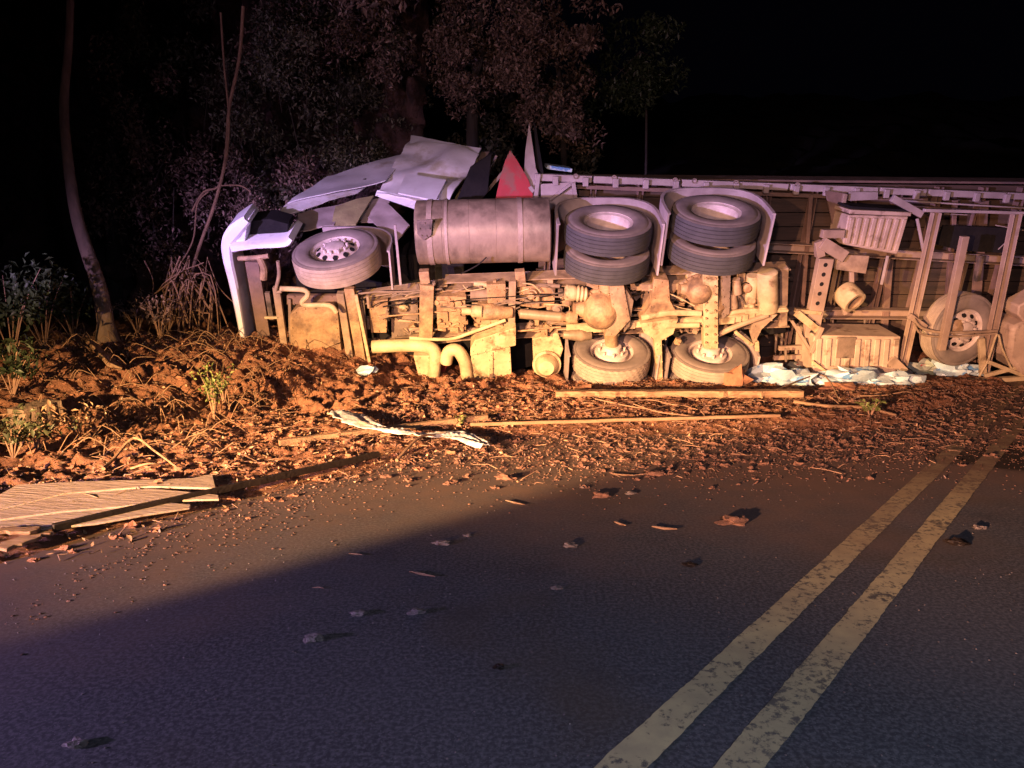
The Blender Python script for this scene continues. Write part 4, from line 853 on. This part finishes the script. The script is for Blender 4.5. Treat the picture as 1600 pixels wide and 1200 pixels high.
# the slender leaning trunk on the left
b = onland(168, 532); Yb = b.y
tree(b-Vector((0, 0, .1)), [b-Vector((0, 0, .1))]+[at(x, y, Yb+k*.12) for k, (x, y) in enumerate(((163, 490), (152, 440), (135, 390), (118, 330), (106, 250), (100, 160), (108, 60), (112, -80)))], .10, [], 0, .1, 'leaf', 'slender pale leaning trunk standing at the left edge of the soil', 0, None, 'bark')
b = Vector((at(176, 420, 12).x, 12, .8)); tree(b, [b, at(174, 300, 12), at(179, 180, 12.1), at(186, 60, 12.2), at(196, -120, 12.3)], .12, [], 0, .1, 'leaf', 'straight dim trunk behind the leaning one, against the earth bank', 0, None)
b = Vector((at(742, 300, 14).x, 14, 1.2)); tree(b, [b, at(738, 200, 14), at(744, 120, 14), at(752, 20, 14)], .14, cl(690, 50, 13.6, 1.6, .8, 18)+cl(770, 50, 13.4, .9, .9, 16)+cl(735, 120, 13.4, .5, .5, 8)+cl(800, 30, 13.3, .5, .4, 6), 13000, .04, 'leafred', 'tree with a hanging leafy crown lit above the crushed cab')
b = Vector((at(540, 300, 14.2).x, 14.2, 1)); tree(b, [b, at(545, 150, 14.2), at(530, 0, 14.2)], .12, cl(520, 90, 13.4, 1.1, 1.2, 20)+cl(590, 180, 13.4, .9, .9, 16)+cl(450, 60, 13, .8, .8, 10), 12000, .042, 'leaf', 'dim bushy tree left of the hanging crown')
b = Vector((at(600, 300, 13.4).x, 13.4, 1)); tree(b, [b, at(600, 100, 13.4), at(585, -20, 13.2)], .07, cl(585, -5, 12.6, .5, .5, 12), 1500, .08, 'leafred', 'tree whose bright leaves hang in at the top edge')
b = Vector((at(880, 280, 14.5).x, 14.5, 1)); tree(b, [b, at(880, 180, 14.5), at(865, 80, 14.5)], .08, cl(870, 140, 14.2, .6, .8, 12)+cl(900, 60, 14.2, .8, .5, 8), 3600, .05, 'leafred', 'slim reddish tree above the torn headboard')
b = Vector((at(1010, 280, 16).x, 16, 1)); tree(b, [b, at(1010, 180, 16), at(1000, 80, 16)], .035, cl(990, 110, 15.6, 1.0, .6, 14)+cl(1040, 90, 15.6, .5, .5, 6), 3800, .06, 'leaf2', 'faint green tree standing rightmost beyond the trailer')
b = Vector((at(420, 300, 13).x, 13, 1)); tree(b, [b, at(425, 150, 12.8), at(410, 20, 12.6)], .06, cl(405, 110, 12.3, .3, .3, 5)+cl(470, 220, 12.4, .6, .8, 8)+cl(440, 330, 12.2, .5, .5, 6), 1600, .055, 'leaf', 'thin shrub-like tree growing on the earth bank')
b = Vector((at(700, 260, 17).x, 17, 2)); tree(b, [b, at(650, 120, 17), at(660, -60, 17)], .15, cl(640, 200, 16.0, 1.7, 1.0, 22)+cl(820, 170, 16.4, 1.5, 1.1, 20)+cl(720, 60, 16, 2.0, 1.0, 20), 12000, .07, 'leaf', 'dark broad tree filling the gap above the cab')
random.seed(71)
for px, py, rx, rz, n, lb, mm in ((250, 190, 1.0, .9, 2600, 'dark creeper hanging on the earth bank left of the vine', 'leafred'), (430, 200, 1.2, 1.2, 4200, 'dense dark creeper on the bank above the bumper', 'leaf'), (330, 60, 1.5, .7, 3000, 'dark foliage overhanging the top of the earth bank', 'leaf'),
                                  (400, 310, .9, .5, 2600, 'brownish scrub on the bank between root tangle and crushed cab', 'leafred'), (500, 30, 1.0, .6, 2600, 'dark foliage at the top edge above the bank', 'leafred'), (230, 330, 1.0, .7, 2400, 'dark scrub on the bank behind the leaning trunk', 'leafred')):
    b = at(px, py, 10.9 if py > 150 else 11.6); r_ = empty('creeper', b); tag(r_, lb, 'creeper', 'creepers on the earth bank')
    cs = [(Vector((random.uniform(-rx, rx), random.uniform(-.3, .7), random.uniform(-rz, rz))), (random.uniform(.15, .4), .2, random.uniform(.2, .5))) for _ in range(16)]
    leafcloud('foliage', cs, n, .035, mm, r_)
    for c_, _ in cs[:7]: MB().tube(smooth_pts([c_+Vector((random.uniform(-.2, .2), .2, random.uniform(.4, 1.0))), c_+Vector((0, .1, .2)), c_+Vector((random.uniform(-.1, .1), 0, -.5))], 3), .008, 5).build('stem', M['darkbark'], r_)
# hanging roots and vine on the bank
rt = empty('hanging_vine', (0, 0, 0)); tag(rt, 'long bare vine climbing from the root tangle beside the bumper', 'vine')
Yv = 10.4
for pts, r in (([(292, 455), (310, 390), (335, 320), (352, 250), (358, 170), (374, 90), (380, 10)], .022), ([(300, 330), (318, 300), (345, 285), (358, 200), (350, 100), (345, 20)], .014), ([(345, 290), (375, 290), (392, 300)], .010), ([(262, 440), (300, 380), (308, 320), (325, 300)], .010)):
    MB().tube(smooth_pts([at(x, y, Yv) for x, y in pts], 5), r, 7).build('vine_stem', M['root'], rt)
rb = empty('root_tangle', (0, 0, 0)); tag(rb, 'tangle of dry hanging roots on the soil left of the bumper', 'roots'); random.seed(9)
for k in range(60):
    x0 = 290+random.gauss(0, 22); x1 = 285+random.gauss(0, 34); y1 = random.uniform(470, 545)
    pts = [(x0, random.uniform(400, 455)), ((x0+x1)/2+random.gauss(0, 10), 450+random.gauss(0, 14)), (x1, y1)]
    if k % 7 == 0: pts.append((x1+random.uniform(10, 26), y1+6))
    MB().tube(smooth_pts([at(x, y, 9.6+random.gauss(0, .22)) for x, y in pts], 4), random.uniform(.004, .012), 5).build('root', M['root'], rb)
random.seed(44); q = MB()
for k in range(420):
    x = random.uniform(-6.5, -2.6); y = random.uniform(5.6, 9.2); z = float(hdirt(x, y)); a = random.uniform(0, 6.3); L_ = random.uniform(.12, .45); h = random.uniform(.02, .16)
    p0 = Vector((x, y, z)); p2 = p0+Vector((math.cos(a)*L_, math.sin(a)*L_*.7, random.uniform(-.02, .08))); q.tube(smooth_pts([p0, (p0+p2)/2+Vector((random.gauss(0, .03), 0, h)), p2], 3), [.004, .0045, .0045, .004, .0035, .003, .002], 4, False)
q.build('dry_strands', M['root'], kind='stuff', smooth=None)
# undergrowth at the left: separate leafy plants
def plant(px, py, h, n, size, m, label, spread=.35, stems=5, cat='plant', group=None):
    b = onland(px, py); r = empty('leafy_plant', b); V = []
    q = MB(); cs = []
    for k in range(stems):
        a = random.uniform(0, 6.3); e = Vector((math.cos(a)*spread*random.uniform(.3, 1), math.sin(a)*spread*random.uniform(.3, 1)*.6, h*random.uniform(.6, 1))); md = e*.5+Vector((0, 0, h*.12)); q.tube(smooth_pts([Vector((0, 0, -.03)), md, e], 3), [.008, .007, .006, .005, .004, .003, .002], 5)
        cs += [(md, (spread*.35, spread*.35, h*.18)), (e, (spread*.4, spread*.4, h*.2))]
    q.build('stem', M['twig'], r); leafcloud('foliage', cs, n, size, m, r); return tag(r, label, cat, group)
random.seed(14)
for px, py, h, n, sz, mm, lb in ((20, 560, .9, 420, .045, 'leaf2', 'dark leafy bush at the far left picture edge'), (70, 545, .8, 380, .045, 'leaf2', 'dark leafy bush left of the leaning trunk'), (115, 530, .6, 300, .04, 'leaf2', 'low dark bush touching the leaning trunk'),
                                 (215, 520, .5, 240, .035, 'leafred', 'brownish bush right of the leaning trunk'), (20, 620, .5, 240, .04, 'leaf2', 'leafy bush above the half buried log'), (20, 715, .35, 150, .03, 'dull', 'pale green plant above the large wooden board'),
                                 (60, 700, .3, 110, .028, 'dull', 'small pale plant right of the half buried log'), (130, 690, .3, 120, .03, 'dead', 'dry plant in the middle of the leaf litter'), (250, 530, .5, 220, .03, 'leafred', 'dark bush at the foot of the root tangle')):
    plant(px, py, h, n, sz, mm, lb, .45 if h > .5 else .28, 7)
plant(335, 655, .50, 130, .028, 'fresh', 'yellow-green weed growing upright on the red soil mound', .22, 7); plant(350, 630, .35, 60, .025, 'fresh', 'small yellow-green sprout just behind the upright weed', .15, 4)
plant(1360, 650, .17, 70, .028, 'fresh', 'small green leafy sprig lying in debris near the trailer', .14, 5); plant(715, 668, .10, 30, .022, 'fresh', 'tiny green sprig beside the white cloth', .08, 3)
